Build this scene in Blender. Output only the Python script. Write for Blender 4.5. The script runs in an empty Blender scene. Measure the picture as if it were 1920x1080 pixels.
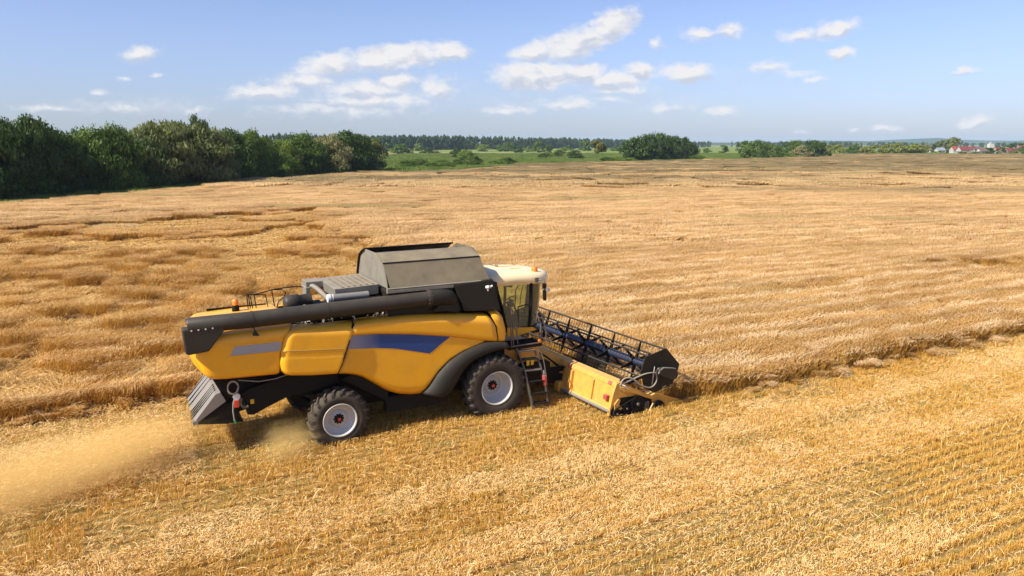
import bpy, bmesh, math, random
import numpy as np
from mathutils import Vector, Matrix
R = math.radians
scene = bpy.context.scene
COL = scene.collection
random.seed(7)
# ------------------------------------------------------------------ camera
cam_d = bpy.data.cameras.new('camera'); cam_d.sensor_width = 36; cam_d.lens = 26.25
cam_d.clip_start = 0.1; cam_d.clip_end = 30000
cam = bpy.data.objects.new('camera', cam_d); COL.objects.link(cam)
cam.location = (0, 0, 8); cam.rotation_euler = (R(90 - 10.916), 0, 0)
scene.camera = cam
# ------------------------------------------------------------------ exposure
scene.view_settings.view_transform = 'Standard'; scene.view_settings.look = 'None'
scene.view_settings.exposure = 0.74; scene.view_settings.gamma = 1
scene.view_settings.use_curve_mapping = False
scene.cycles.volume_bounces = 2; scene.cycles.transparent_max_bounces = 16
# ------------------------------------------------------------------ sun
SUN_EL, SUN_TRAVEL = 44.0, 34.0        # elevation, heading the light travels towards (deg from +X)
sd = bpy.data.lights.new('sun', 'SUN'); sd.energy = 4.6; sd.angle = R(0.55); sd.color = (1.0, 0.945, 0.82)
sun = bpy.data.objects.new('sun', sd); COL.objects.link(sun)
tv = Vector((math.cos(R(SUN_TRAVEL)) * math.cos(R(SUN_EL)), math.sin(R(SUN_TRAVEL)) * math.cos(R(SUN_EL)), -math.sin(R(SUN_EL))))
sun.rotation_euler = tv.to_track_quat('-Z', 'Y').to_euler(); sun.location = (-30, -20, 40)
# ------------------------------------------------------------------ world
world = bpy.data.worlds.new('World'); scene.world = world; world.use_nodes = True
wt = world.node_tree; wn = wt.nodes; wl = wt.links; wn.clear()
def N(t, typ, **kw):
    n = t.nodes.new(typ)
    for k, v in kw.items(): setattr(n, k, v)
    return n
def MATH(t, op, a, b=None, c=None, clamp=False):
    n = N(t, 'ShaderNodeMath', operation=op, use_clamp=clamp)
    for i, v in enumerate((a, b, c)):
        if v is None: continue
        if isinstance(v, (int, float)): n.inputs[i].default_value = v
        else: t.links.new(v, n.inputs[i])
    return n.outputs[0]
sky = N(wt, 'ShaderNodeTexSky', sky_type='NISHITA', sun_disc=False)
sky.sun_elevation = R(SUN_EL); sky.sun_rotation = R(90 - (SUN_TRAVEL + 180)) % (2 * math.pi)
sky.altitude = 0; sky.air_density = 1.0; sky.dust_density = 0.7; sky.ozone_density = 1.3
SKY_STR = 0.11
tc = N(wt, 'ShaderNodeTexCoord')
sep = N(wt, 'ShaderNodeSeparateXYZ'); wl.new(tc.outputs['Generated'], sep.inputs[0])
ysafe = MATH(wt, 'MAXIMUM', sep.outputs[1], 0.05)
uu = MATH(wt, 'DIVIDE', sep.outputs[0], ysafe); vv = MATH(wt, 'DIVIDE', sep.outputs[2], ysafe)
uv = N(wt, 'ShaderNodeCombineXYZ'); wl.new(uu, uv.inputs[0]); wl.new(vv, uv.inputs[1])
warp = N(wt, 'ShaderNodeTexNoise'); warp.inputs['Scale'].default_value = 26; warp.inputs['Detail'].default_value = 5; warp.inputs['Roughness'].default_value = .6
sc_ = N(wt, 'ShaderNodeVectorMath', operation='MULTIPLY'); sc_.inputs[1].default_value = (1, 1.6, 1); wl.new(uv.outputs[0], sc_.inputs[0]); wl.new(sc_.outputs[0], warp.inputs['Vector'])
wsub = N(wt, 'ShaderNodeVectorMath', operation='SUBTRACT'); wsub.inputs[1].default_value = (.5, .5, .5); wl.new(warp.outputs['Color'], wsub.inputs[0])
wadd = N(wt, 'ShaderNodeVectorMath', operation='MULTIPLY_ADD'); wadd.inputs[1].default_value = (.035, .020, 0)
wl.new(wsub.outputs[0], wadd.inputs[0]); wl.new(uv.outputs[0], wadd.inputs[2])
CLOUDS = [(-0.477,0.113,0.0312,0.0104,8,0.8),(-0.500,0.084,0.0134,0.0037,-0,0.5),(-0.535,0.064,0.0148,0.0045,-0,0.6),(-0.463,0.087,0.0089,0.0037,-0,0.55),(-0.234,0.100,0.0594,0.0148,8,0.9),(-0.151,0.110,0.0816,0.0163,5,1),(-0.082,0.116,0.0312,0.0126,-0,1),(-0.318,0.067,0.0631,0.0119,5,0.8),(-0.269,0.081,0.0556,0.0134,-0,0.72),(-0.187,0.071,0.0668,0.0163,-0,0.75),(-0.148,0.081,0.0334,0.0126,-0,0.85),(-0.180,0.056,0.1039,0.0119,-0,0.72),(-0.097,0.071,0.0334,0.0193,-0,0.6),(-0.223,0.044,0.1261,0.0119,-0,0.5),(0.027,0.116,0.0371,0.0119,8,0.9),(0.082,0.126,0.0594,0.0200,15,1),(0.129,0.149,0.0356,0.0200,20,1.05),(0.034,0.087,0.0653,0.0200,2,1.1),(0.090,0.091,0.0371,0.0134,-0,1),(0.131,0.081,0.0519,0.0119,-0,0.9),(0.167,0.093,0.0215,0.0126,-0,1),(0.142,0.069,0.0505,0.0082,-0,0.7),(0.223,0.089,0.0416,0.0134,-0,0.95),(0.186,0.126,0.0126,0.0082,-0,0.7),(0.240,0.138,0.0267,0.0089,-5,0.72),(0.278,0.141,0.0237,0.0104,8,0.7),(0.369,0.137,0.0312,0.0096,-0,0.65),(0.417,0.144,0.0356,0.0119,12,0.85),(0.424,0.113,0.0208,0.0082,-0,0.85),(0.330,0.096,0.0326,0.0104,-0,0.6),(0.365,0.089,0.0312,0.0059,-0,0.45),(0.392,0.081,0.0193,0.0045,-0,0.6),(0.587,0.092,0.0223,0.0059,3,0.75),(0.271,0.042,0.0312,0.0067,-0,0.55),(0.205,0.046,0.0312,0.0089,-0,0.55),(0.076,0.051,0.0408,0.0089,-0,0.6),(0.125,0.056,0.0312,0.0059,-0,0.5),(-0.007,0.043,0.0482,0.0067,-0,0.55),(0.604,0.026,0.0267,0.0096,15,0.75),(0.489,0.019,0.0223,0.0059,-0,0.6),(0.447,0.017,0.0119,0.0045,-0,0.5),(-0.598,0.046,0.0556,0.0059,-0,0.48),(-0.501,0.044,0.0371,0.0074,-0,0.48),(-0.409,0.043,0.0193,0.0052,-0,0.5),(0.378,0.015,0.0148,0.0037,-0,0.4)]
def cloud_field(vec):
    cur = None
    for (u0, v0, a, b, rot, w) in CLOUDS:
        mp = N(wt, 'ShaderNodeMapping', vector_type='TEXTURE')
        mp.inputs['Location'].default_value = (u0, v0, 0); mp.inputs['Rotation'].default_value = (0, 0, R(rot)); mp.inputs['Scale'].default_value = (a * 1.18, b * 1.3, 1)
        wl.new(vec, mp.inputs['Vector'])
        ln = N(wt, 'ShaderNodeVectorMath', operation='LENGTH'); wl.new(mp.outputs[0], ln.inputs[0])
        m = MATH(wt, 'MULTIPLY_ADD', ln.outputs['Value'], -w, w)
        cur = m if cur is None else MATH(wt, 'MAXIMUM', cur, m)
    return cur
cf = cloud_field(wadd.outputs[0])
nz = N(wt, 'ShaderNodeTexNoise'); nz.inputs['Scale'].default_value = 60; nz.inputs['Detail'].default_value = 7; nz.inputs['Roughness'].default_value = .62
wl.new(sc_.outputs[0], nz.inputs['Vector'])
d0 = MATH(wt, 'MULTIPLY_ADD', nz.outputs['Fac'], 0.85, -0.41)
dens = MATH(wt, 'ADD', cf, d0)
dens = N(wt, 'ShaderNodeMapRange', interpolation_type='SMOOTHSTEP'); wl.new(MATH(wt, 'ADD', cf, d0), dens.inputs['Value'])
dens.inputs['From Min'].default_value = 0.0; dens.inputs['From Max'].default_value = 0.66
front = N(wt, 'ShaderNodeMapRange'); wl.new(sep.outputs[1], front.inputs['Value']); front.inputs['From Min'].default_value = .1; front.inputs['From Max'].default_value = .3
veil = None
for (u0, v0, a, b, w) in ((-.19, .068, .19, .042, .62), (.10, .058, .20, .022, .5), (-.50, .05, .16, .018, .4), (.30, .085, .14, .02, .25)):
    mp = N(wt, 'ShaderNodeMapping', vector_type='TEXTURE'); mp.inputs['Location'].default_value = (u0, v0, 0); mp.inputs['Scale'].default_value = (a, b, 1); wl.new(wadd.outputs[0], mp.inputs['Vector'])
    ln = N(wt, 'ShaderNodeVectorMath', operation='LENGTH'); wl.new(mp.outputs[0], ln.inputs[0]); q = N(wt, 'ShaderNodeMapRange', interpolation_type='SMOOTHSTEP'); wl.new(ln.outputs['Value'], q.inputs['Value']); q.inputs['From Min'].default_value = 1; q.inputs['From Max'].default_value = .1; q.inputs['To Max'].default_value = w
    veil = q.outputs[0] if veil is None else MATH(wt, 'MAXIMUM', veil, q.outputs[0])
veil = MATH(wt, 'MULTIPLY', veil, MATH(wt, 'MULTIPLY_ADD', nz.outputs['Fac'], 2.6, -.75, clamp=True))
df = MATH(wt, 'MULTIPLY', MATH(wt, 'MAXIMUM', dens.outputs[0], veil), front.outputs[0])
shup = N(wt, 'ShaderNodeVectorMath', operation='ADD'); shup.inputs[1].default_value = (-.003, .0065, 0); wl.new(wadd.outputs[0], shup.inputs[0])
lit = MATH(wt, 'MULTIPLY', MATH(wt, 'SUBTRACT', cf, cloud_field(shup.outputs[0])), .55)
# billow shading of the clouds: greyer bases, white tops
sh = N(wt, 'ShaderNodeTexNoise'); sh.inputs['Scale'].default_value = 34; sh.inputs['Detail'].default_value = 6
shv = N(wt, 'ShaderNodeVectorMath', operation='MULTIPLY_ADD'); shv.inputs[1].default_value = (1, 2.0, 1); shv.inputs[2].default_value = (3.1, -.012, 0); wl.new(wadd.outputs[0], shv.inputs[0]); wl.new(shv.outputs[0], sh.inputs['Vector'])
shr = N(wt, 'ShaderNodeValToRGB'); wl.new(MATH(wt, 'ADD', sh.outputs['Fac'], lit), shr.inputs[0])
shr.color_ramp.elements[0].position = .36; shr.color_ramp.elements[0].color = (.53, .565, .66, 1)
shr.color_ramp.elements[1].position = .58; shr.color_ramp.elements[1].color = (.78, .77, .78, 1)
bgs = N(wt, 'ShaderNodeBackground'); bgs.inputs['Strength'].default_value = SKY_STR
bgc = N(wt, 'ShaderNodeBackground'); bgc.inputs['Strength'].default_value = 0.69
wl.new(shr.outputs[0], bgc.inputs['Color']); 
tint = N(wt, 'ShaderNodeVectorMath', operation='MULTIPLY'); tint.inputs[1].default_value = (.69, .682, .88); wl.new(sky.outputs[0], tint.inputs[0]); 
lowm = N(wt, 'ShaderNodeMapRange', interpolation_type='SMOOTHSTEP'); wl.new(sep.outputs[2], lowm.inputs['Value']); lowm.inputs['From Min'].default_value = 0; lowm.inputs['From Max'].default_value = .16
lowc = N(wt, 'ShaderNodeMix', data_type='RGBA'); wl.new(lowm.outputs[0], lowc.inputs[0]); lowc.inputs[6].default_value = (.77, .85, .97, 1); lowc.inputs[7].default_value = (1, 1, 1, 1)
tint2 = N(wt, 'ShaderNodeVectorMath', operation='MULTIPLY'); wl.new(tint.outputs[0], tint2.inputs[0]); wl.new(lowc.outputs[2], tint2.inputs[1]); wl.new(tint2.outputs[0], bgs.inputs['Color'])
mixw = N(wt, 'ShaderNodeMixShader'); wl.new(df, mixw.inputs[0]); wl.new(bgs.outputs[0], mixw.inputs[1]); wl.new(bgc.outputs[0], mixw.inputs[2])
wo = N(wt, 'ShaderNodeOutputWorld'); wl.new(mixw.outputs[0], wo.inputs['Surface'])
world.cycles.sampling_method = 'MANUAL'; world.cycles.sample_map_resolution = 256

# ================================================================== helpers
def tag(o, label=None, cat=None, group=None, kind=None):
    if label: o['label'] = label
    if cat: o['category'] = cat
    if group: o['group'] = group
    if kind: o['kind'] = kind
    return o
def mat(name, col, rough=.5, metal=0.0, var=None, vscale=3.0, vamt=.5, coat=0.0, bump=0.0, bscale=20.0, dust=0.0, transl=0.0, spec=.5, gen=False):
    m = bpy.data.materials.new(name); m.use_nodes = True; t = m.node_tree; b = t.nodes['Principled BSDF']
    b.inputs['Base Color'].default_value = (*col, 1); b.inputs['Roughness'].default_value = rough; b.inputs['Metallic'].default_value = metal
    b.inputs['Coat Weight'].default_value = coat; b.inputs['Specular IOR Level'].default_value = spec
    g = N(t, 'ShaderNodeTexCoord'); vec = g.outputs['Object']
    if gen: vec = N(t, 'ShaderNodeNewGeometry').outputs['Position']
    c = None
    if var:
        n = N(t, 'ShaderNodeTexNoise'); n.inputs['Scale'].default_value = vscale; n.inputs['Detail'].default_value = 5; n.inputs['Roughness'].default_value = .6
        t.links.new(vec, n.inputs['Vector'])
        r = N(t, 'ShaderNodeMapRange'); r.inputs['From Min'].default_value = .38; r.inputs['From Max'].default_value = .66; r.inputs['To Max'].default_value = vamt
        t.links.new(n.outputs['Fac'], r.inputs['Value'])
        mx = N(t, 'ShaderNodeMix', data_type='RGBA'); mx.inputs[6].default_value = (*col, 1); mx.inputs[7].default_value = (*var, 1)
        t.links.new(r.outputs[0], mx.inputs[0]); c = mx.outputs[2]
    if dust:
        n = N(t, 'ShaderNodeTexNoise'); n.inputs['Scale'].default_value = 2.2; n.inputs['Detail'].default_value = 8; n.inputs['Roughness'].default_value = .7
        t.links.new(vec, n.inputs['Vector'])
        geo = N(t, 'ShaderNodeNewGeometry'); s = N(t, 'ShaderNodeSeparateXYZ'); t.links.new(geo.outputs['Normal'], s.inputs[0])
        up = MATH(t, 'MULTIPLY_ADD', s.outputs[2], .55, .45, clamp=True)
        f = MATH(t, 'MULTIPLY', MATH(t, 'MULTIPLY', n.outputs['Fac'], up), dust * 1.6, clamp=True)
        mx = N(t, 'ShaderNodeMix', data_type='RGBA'); mx.inputs[7].default_value = (.42, .33, .22, 1)
        if c is None: mx.inputs[6].default_value = (*col, 1)
        else: t.links.new(c, mx.inputs[6])
        t.links.new(f, mx.inputs[0]); c = mx.outputs[2]
        rr = MATH(t, 'MULTIPLY_ADD', f, .5, rough, clamp=True); t.links.new(rr, b.inputs['Roughness'])
    if c is not None: t.links.new(c, b.inputs['Base Color'])
    if bump:
        n = N(t, 'ShaderNodeTexNoise'); n.inputs['Scale'].default_value = bscale; n.inputs['Detail'].default_value = 6
        t.links.new(vec, n.inputs['Vector']); bp = N(t, 'ShaderNodeBump'); bp.inputs['Strength'].default_value = bump; bp.inputs['Distance'].default_value = .05
        t.links.new(n.outputs['Fac'], bp.inputs['Height']); t.links.new(bp.outputs[0], b.inputs['Normal'])
    if transl:
        tr = N(t, 'ShaderNodeBsdfTranslucent'); ms = N(t, 'ShaderNodeMixShader'); ms.inputs[0].default_value = transl
        if c is not None: t.links.new(c, tr.inputs[0])
        else: tr.inputs[0].default_value = (*col, 1)
        out = t.nodes['Material Output']; t.links.new(b.outputs[0], ms.inputs[1]); t.links.new(tr.outputs[0], ms.inputs[2]); t.links.new(ms.outputs[0], out.inputs[0])
    return m

class MB:
    def __init__(s): s.v = []; s.f = []; s.sm = []
    def add(s, vs, fs, smooth=False):
        b = len(s.v); s.v += [tuple(p) for p in vs]; s.f += [tuple(b + i for i in f) for f in fs]; s.sm += [smooth] * len(fs); return s
    def box(s, x0, x1, y0, y1, z0, z1):
        return s.add([(x0,y0,z0),(x1,y0,z0),(x1,y1,z0),(x0,y1,z0),(x0,y0,z1),(x1,y0,z1),(x1,y1,z1),(x0,y1,z1)],
                     [(0,3,2,1),(4,5,6,7),(0,1,5,4),(1,2,6,5),(2,3,7,6),(3,0,4,7)])
    def hexa(s, p): return s.add(p, [(0,3,2,1),(4,5,6,7),(0,1,5,4),(1,2,6,5),(2,3,7,6),(3,0,4,7)])
    def prism(s, poly, y0, y1):          # polygon in (x, z), extruded along y
        n = len(poly); vs = [(x, y0, z) for x, z in poly] + [(x, y1, z) for x, z in poly]
        return s.add(vs, [tuple(range(n)), tuple(range(2 * n - 1, n - 1, -1))] + [(i, n + i, n + (i + 1) % n, (i + 1) % n) for i in range(n)])
    def prismx(s, poly, x0, x1):         # polygon in (y, z), extruded along x
        n = len(poly); vs = [(x0, y, z) for y, z in poly] + [(x1, y, z) for y, z in poly]
        return s.add(vs, [tuple(range(n)), tuple(range(2 * n - 1, n - 1, -1))] + [(i, n + i, n + (i + 1) % n, (i + 1) % n) for i in range(n)])
    def prismz(s, poly, z0, z1):
        n = len(poly); vs = [(x, y, z0) for x, y in poly] + [(x, y, z1) for x, y in poly]
        return s.add(vs, [tuple(range(n)), tuple(range(2 * n - 1, n - 1, -1))] + [(i, n + i, n + (i + 1) % n, (i + 1) % n) for i in range(n)])
    def tube(s, pts, r, n=8, caps=True):
        pts = [Vector(p) for p in pts]; k = len(pts); rs = r if isinstance(r, (list, tuple)) else [r] * k
        ref = Vector((0, 0, 1)); rings = []
        T0 = (pts[1] - pts[0]).normalized()
        if abs(T0.dot(ref)) > .9: ref = Vector((1, 0, 0))
        u = T0.cross(ref).normalized()
        for i, p in enumerate(pts):
            T = (pts[min(i + 1, k - 1)] - pts[max(i - 1, 0)]).normalized()
            u = (u - T * u.dot(T)).normalized(); w = T.cross(u)
            rings.append([p + (u * math.cos(2 * math.pi * j / n) + w * math.sin(2 * math.pi * j / n)) * rs[i] for j in range(n)])
        vs = [q for rg in rings for q in rg]; fs = []
        for i in range(k - 1):
            for j in range(n): fs.append((i*n+j, i*n+(j+1)%n, (i+1)*n+(j+1)%n, (i+1)*n+j))
        s.add(vs, fs, True)
        if caps: s.add(rings[0], [tuple(range(n-1, -1, -1))]); s.add(rings[-1], [tuple(range(n))])
        return s
    def bar(s, p, q, w, h=None):
        h = h or w; p = Vector(p); q = Vector(q); T = (q - p).normalized(); ref = Vector((0, 0, 1)) if abs(T.z) < .9 else Vector((0, 1, 0))
        u = T.cross(ref).normalized() * w / 2; v = T.cross(u).normalized() * h / 2
        return s.hexa([p-u-v, p+u-v, p+u+v, p-u+v, q-u-v, q+u-v, q+u+v, q-u+v])
    def lathe(s, c, prof, n=40, axis='y', smooth=True):   # prof: (radius, offset along the axis)
        vs = []
        for r, y in prof:
            for j in range(n):
                a = 2 * math.pi * j / n
                if axis == 'y': vs.append((c[0] + r * math.cos(a), c[1] + y, c[2] + r * math.sin(a)))
                elif axis == 'x': vs.append((c[0] + y, c[1] + r * math.cos(a), c[2] + r * math.sin(a)))
                else: vs.append((c[0] + r * math.cos(a), c[1] + r * math.sin(a), c[2] + y))
        fs = [(i*n+j, i*n+(j+1)%n, (i+1)*n+(j+1)%n, (i+1)*n+j) for i in range(len(prof)-1) for j in range(n)]
        return s.add(vs, fs, smooth)
    def grid(s, g, smooth=True, closed=False):
        a = len(g); b = len(g[0]); vs = [p for row in g for p in row]
        fs = [(i*b+j, (i+1)*b+j, (i+1)*b+j+1, i*b+j+1) for i in range(a-1) for j in range(b-1)]
        if closed: fs += [(i*b+b-1, (i+1)*b+b-1, (i+1)*b, i*b) for i in range(a-1)]
        return s.add(vs, fs, smooth)
def obj(name, mb, m, parent=None, bevel=0, solid=0, auto=True):
    me = bpy.data.meshes.new(name); me.from_pydata(mb.v, [], mb.f)
    me.polygons.foreach_set('use_smooth', mb.sm); me.materials.append(m); me.update()
    o = bpy.data.objects.new(name, me); COL.objects.link(o)
    if parent: o.parent = parent
    if solid: md = o.modifiers.new('solid', 'SOLIDIFY'); md.thickness = solid; md.offset = 1
    if bevel: md = o.modifiers.new('bevel', 'BEVEL'); md.width = bevel; md.segments = 2; md.limit_method = 'ANGLE'; md.harden_normals = False
    return o
def mirrored(m):
    q = MB(); q.v = [(x, -y, z) for x, y, z in m.v]; q.f = [f[::-1] for f in m.f]; q.sm = list(m.sm); return q
def empty(name, loc=(0, 0, 0), rz=0, parent=None):
    o = bpy.data.objects.new(name, None); COL.objects.link(o); o.location = loc; o.rotation_euler = (0, 0, rz); o.empty_display_size = .3
    if parent: o.parent = parent
    return o
def resample(pts, n):
    pts = [Vector((*p, 0)) for p in pts]; L = [0]
    for a, b in zip(pts, pts[1:]): L.append(L[-1] + (b - a).length)
    out = []
    for i in range(n):
        t = L[-1] * i / (n - 1); k = 0
        while k < len(L) - 2 and L[k + 1] < t: k += 1
        f = (t - L[k]) / max(1e-9, L[k + 1] - L[k]); q = pts[k].lerp(pts[k + 1], f); out.append((q.x, q.y))
    return out
def smoothpts(pts, it=2):
    for _ in range(it):
        o = [pts[0]]
        for a, b in zip(pts, pts[1:]):
            o += [tuple(a[i]*.75 + b[i]*.25 for i in range(len(a))), tuple(a[i]*.25 + b[i]*.75 for i in range(len(a)))]
        o.append(pts[-1]); pts = o
    return pts
def coons(bot, top, lef, rig, nu, nv, yf):
    b = resample(bot, nu); t = resample(top, nu); l = resample(lef, nv); r = resample(rig, nv); g = []
    for i in range(nu):
        u = i / (nu - 1); row = []
        for j in range(nv):
            v = j / (nv - 1); p = []
            for k in (0, 1):
                p.append((1-v)*b[i][k] + v*t[i][k] + (1-u)*l[j][k] + u*r[j][k]
                         - ((1-u)*(1-v)*b[0][k] + u*(1-v)*b[-1][k] + (1-u)*v*t[0][k] + u*v*t[-1][k]))
            row.append((p[0], yf(u, v, p[0], p[1]), p[1]))
        g.append(row)
    return g
def mirror(g): return [[(x, -y, z) for x, y, z in row] for row in g][::-1]
def rnd(e, w):      # rounding offset 0..1 near an edge, e = distance from the edge in parameter units
    if e >= w: return 0.0
    q = (w - e) / w; return 1 - math.sqrt(max(0.0, 1 - q * q))
# ================================================================== combine harvester (x forward, y to its far side, z up)
Yel = mat('yellow_paint', (.90, .42, .004), .36, var=(.74, .33, .02), vscale=2.4, vamt=.45, coat=.12, dust=.13)
YelD = mat('yellow_paint_header', (.76, .37, .03), .45, var=(.45, .23, .04), vscale=6, vamt=.6, dust=.38)
Roof = mat('sunlit_roof_paint', (.93, .74, .42), .38, coat=.2, dust=.2)  # yellow roof with its sunlit highlight painted into a cream base, plus dust
Blk = mat('black_plastic', (.012, .0115, .009), .55, dust=.07, spec=.22)
BlkD = mat('black_steel', (.006, .006, .005), .65, dust=.04, spec=.15)
Tube = mat('auger_black', (.020, .018, .015), .48, dust=.11, spec=.3)
GryC = mat('tank_cover', (.10, .083, .050), .5, var=(.17, .142, .088), vscale=2.5, vamt=.7, dust=.45, spec=.2)
Gry = mat('grey_sheet', (.17, .165, .135), .5, var=(.09, .09, .095), vscale=3, vamt=.6, dust=.5)
Stl = mat('dusty_steel', (.21, .205, .20), .42, metal=.3, dust=.4)
Rail = mat('rail_metal', (.12, .105, .095), .45, metal=.4, dust=.35)
Rub = mat('tyre_rubber', (.018, .015, .013), .8, var=(.040, .033, .026), vscale=4, vamt=.6, dust=.24, bump=.2, spec=.2)
Rim = mat('rim_paint', (.52, .52, .48), .4, metal=.1, dust=.25)
Red = mat('red_cap', (.62, .06, .02), .5); RedP = mat('red_plastic', (.42, .03, .03), .5, dust=.4)
Amb = mat('amber_lens', (.85, .22, .02), .25, coat=.5)
Wht = mat('white_plastic', (.7, .68, .64), .4, dust=.3)
Blu = mat('blue_tube', (.008, .020, .055), .4, dust=.12)
Seat = mat('seat_cloth', (.03, .06, .12), .8)
Scr = mat('screen', (.02, .05, .12), .2)
Grn = mat('green_tip', (.02, .22, .09), .5); Lab = mat('yellow_sticker', (.7, .42, .02), .5)
Hose = mat('hose_grey', (.30, .27, .22), .55, dust=.4)
# stripe: a printed film fading from grey to blue along the machine
Stripe = bpy.data.materials.new('stripe_film'); Stripe.use_nodes = True; t = Stripe.node_tree; b = t.nodes['Principled BSDF']
g = N(t, 'ShaderNodeTexCoord'); s = N(t, 'ShaderNodeSeparateXYZ'); t.links.new(g.outputs['Object'], s.inputs[0])
r = N(t, 'ShaderNodeMapRange'); r.inputs['From Min'].default_value = -4.6; r.inputs['From Max'].default_value = -3.5; t.links.new(s.outputs[0], r.inputs['Value'])
mx = N(t, 'ShaderNodeMix', data_type='RGBA'); mx.inputs[6].default_value = (.34, .34, .37, 1); mx.inputs[7].default_value = (.003, .052, .21, 1); t.links.new(r.outputs[0], mx.inputs[0])
t.links.new(mx.outputs[2], b.inputs['Base Color']); b.inputs['Roughness'].default_value = .35
GrySt = mat('grey_film', (.33, .34, .36), .3)
# tinted glass; an olive diffuse layer paints in the reflection on the panes
Gls = bpy.data.materials.new('tinted_glass'); Gls.use_nodes = True; t = Gls.node_tree; t.nodes.remove(t.nodes['Principled BSDF'])
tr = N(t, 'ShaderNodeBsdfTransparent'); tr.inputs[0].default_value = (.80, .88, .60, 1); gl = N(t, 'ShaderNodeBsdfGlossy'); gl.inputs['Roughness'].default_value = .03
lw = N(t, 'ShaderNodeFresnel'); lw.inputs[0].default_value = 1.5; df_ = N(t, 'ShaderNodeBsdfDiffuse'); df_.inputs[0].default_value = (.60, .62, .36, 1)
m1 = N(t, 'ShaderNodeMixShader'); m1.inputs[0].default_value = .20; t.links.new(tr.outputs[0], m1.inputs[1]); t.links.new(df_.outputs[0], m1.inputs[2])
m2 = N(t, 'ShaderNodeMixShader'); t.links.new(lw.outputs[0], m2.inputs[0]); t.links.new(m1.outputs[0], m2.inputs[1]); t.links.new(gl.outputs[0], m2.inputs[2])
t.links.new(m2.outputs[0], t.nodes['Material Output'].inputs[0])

OX, OY, YAW = -1.204, 22.744, 27.4
H = empty('combine_harvester', (OX, OY, 0), R(YAW))
tag(H, 'yellow combine harvester with blue stripe, black unloading auger and wide reel cutting the grain field', 'combine harvester')

# ---- rear hood: side, back, top in one shell
lef = [(-7.98,2.3),(-8.10,2.48),(-8.17,2.75),(-8.15,3.1),(-8.02,3.37)]
def yA(u, v, x, z): return -1.58 + .34 * rnd(u, .15) + .34 * rnd(1 - v, .22) + .10 * rnd(v, .12)
gA = coons([(-7.98,2.3),(-7.85,2.25),(-7.5,2.205),(-6.22,2.15)], [(-8.02,3.37),(-6.9,3.42),(-5.8,3.43)], lef, [(-6.22,2.15),(-6.18,2.64),(-6.05,3.12),(-5.8,3.43)], 28, 18, yA)
m = MB(); m.grid(gA); m.grid(mirror(gA))
m.grid([[(p[0] - .10 * (1 - (k / 6 - 1) ** 2), p[1] * (1 - k / 6), p[2]) for p in gA[0]] for k in range(0, 13)][::-1])
m.grid([[(row[-1][0], row[-1][1] * (1 - k / 6), row[-1][2] + .03 * (1 - (k / 6 - 1) ** 2)) for row in gA] for k in range(13)])
hood = obj('rear_hood', m, Yel, H, solid=-.02)
def film(pts, y0, off, sub=1):
    m = MB(); m.prism(pts, y0 - off, y0 + .01); return m
o = obj('side_window', MB().prism([(-7.26,3.04),(-6.10,3.03),(-6.17,2.79),(-7.37,2.815)], -1.586, -1.50), GrySt, H, bevel=.004)
o = obj('window_trim', MB().prism([(-7.33,3.08),(-6.11,3.07),(-6.12,3.04),(-7.27,3.05)], -1.592, -1.50).prism([(-7.44,2.79),(-6.17,2.76),(-6.17,2.785),(-7.38,2.81)], -1.592, -1.50), Yel, H)
# ---- middle panel
def yB(u, v, x, z): return -1.69 + .34 * rnd(u, .13) + .40 * rnd(1 - v, .24) + .05 * rnd(v, .08) + (.012 if abs(v - .42) < .02 else 0)
gB = coons([(-6.12,2.14),(-5.4,2.04),(-4.75,1.99)], [(-5.80,3.35),(-5.5,3.37),(-4.95,3.34),(-4.2,3.34)],
           [(-6.12,2.14),(-6.22,2.28),(-6.25,2.48),(-6.19,2.79),(-6.1,3.12),(-6.0,3.27),(-5.80,3.35)], [(-4.75,1.99),(-4.54,2.42),(-4.38,2.84),(-4.2,3.34)], 26, 26, yB)
m = MB().grid(gB); obj('middle_panel', m, Yel, H, solid=-.03); obj('middle_panel', mirrored(m), Yel, H, solid=-.03)
# ---- main side panel: upper band over a slightly recessed lower skin
def yC(u, v, x, z): return -1.66 + .40 * rnd(1 - v, .38) + .05 * rnd(v, .18)
gC = coons([(-4.37,2.99),(-3.6,2.94),(-2.59,2.81),(-1.46,2.61),(-.4,2.35),(.03,2.27)], [(-4.18,3.34),(-3.68,3.355),(-2.78,3.365),(-2.0,3.32),(-1.19,3.25),(-.26,3.15)],
           [(-4.37,2.99),(-4.18,3.34)], [(.03,2.27),(-.05,2.75),(-.26,3.15)], 30, 14, yC)
def yL(u, v, x, z): return -1.61 + .10 * rnd(v, .10)
gL = coons([(-4.71,1.95),(-4.48,1.91),(-4.26,1.86),(-4.04,1.77),(-3.8,1.6),(-3.59,1.44),(-3.34,1.26),(-3.02,1.12),(-2.63,1.04),(-2.3,1.03),(-2.12,1.21),(-1.85,1.57),(-1.5,1.89),(-1.08,2.11),(-.73,2.22),(-.4,2.33)],
           [(-4.37,3.0),(-3.6,2.95),(-2.59,2.82),(-1.46,2.62),(-.4,2.36)], [(-4.71,1.95),(-4.5,2.42),(-4.37,3.0)], [(-.4,2.33),(-.4,2.36)], 44, 14, yL)
for g_ in (gC, gL):
    m = MB().grid(g_); obj('side_panel', m, Yel, H, solid=-.02); obj('side_panel', mirrored(m), Yel, H, solid=-.02)
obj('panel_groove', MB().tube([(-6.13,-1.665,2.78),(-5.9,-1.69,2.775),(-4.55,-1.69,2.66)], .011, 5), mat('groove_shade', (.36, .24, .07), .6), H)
for xx, zz in ((-3.02,3.47),(-.98,3.32),(-4.32,3.46),(-5.2,3.43)): obj('latch', MB().box(xx-.1,xx+.1,-1.36,-1.22,zz-.05,zz+.035), BlkD, H, bevel=.015)
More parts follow.
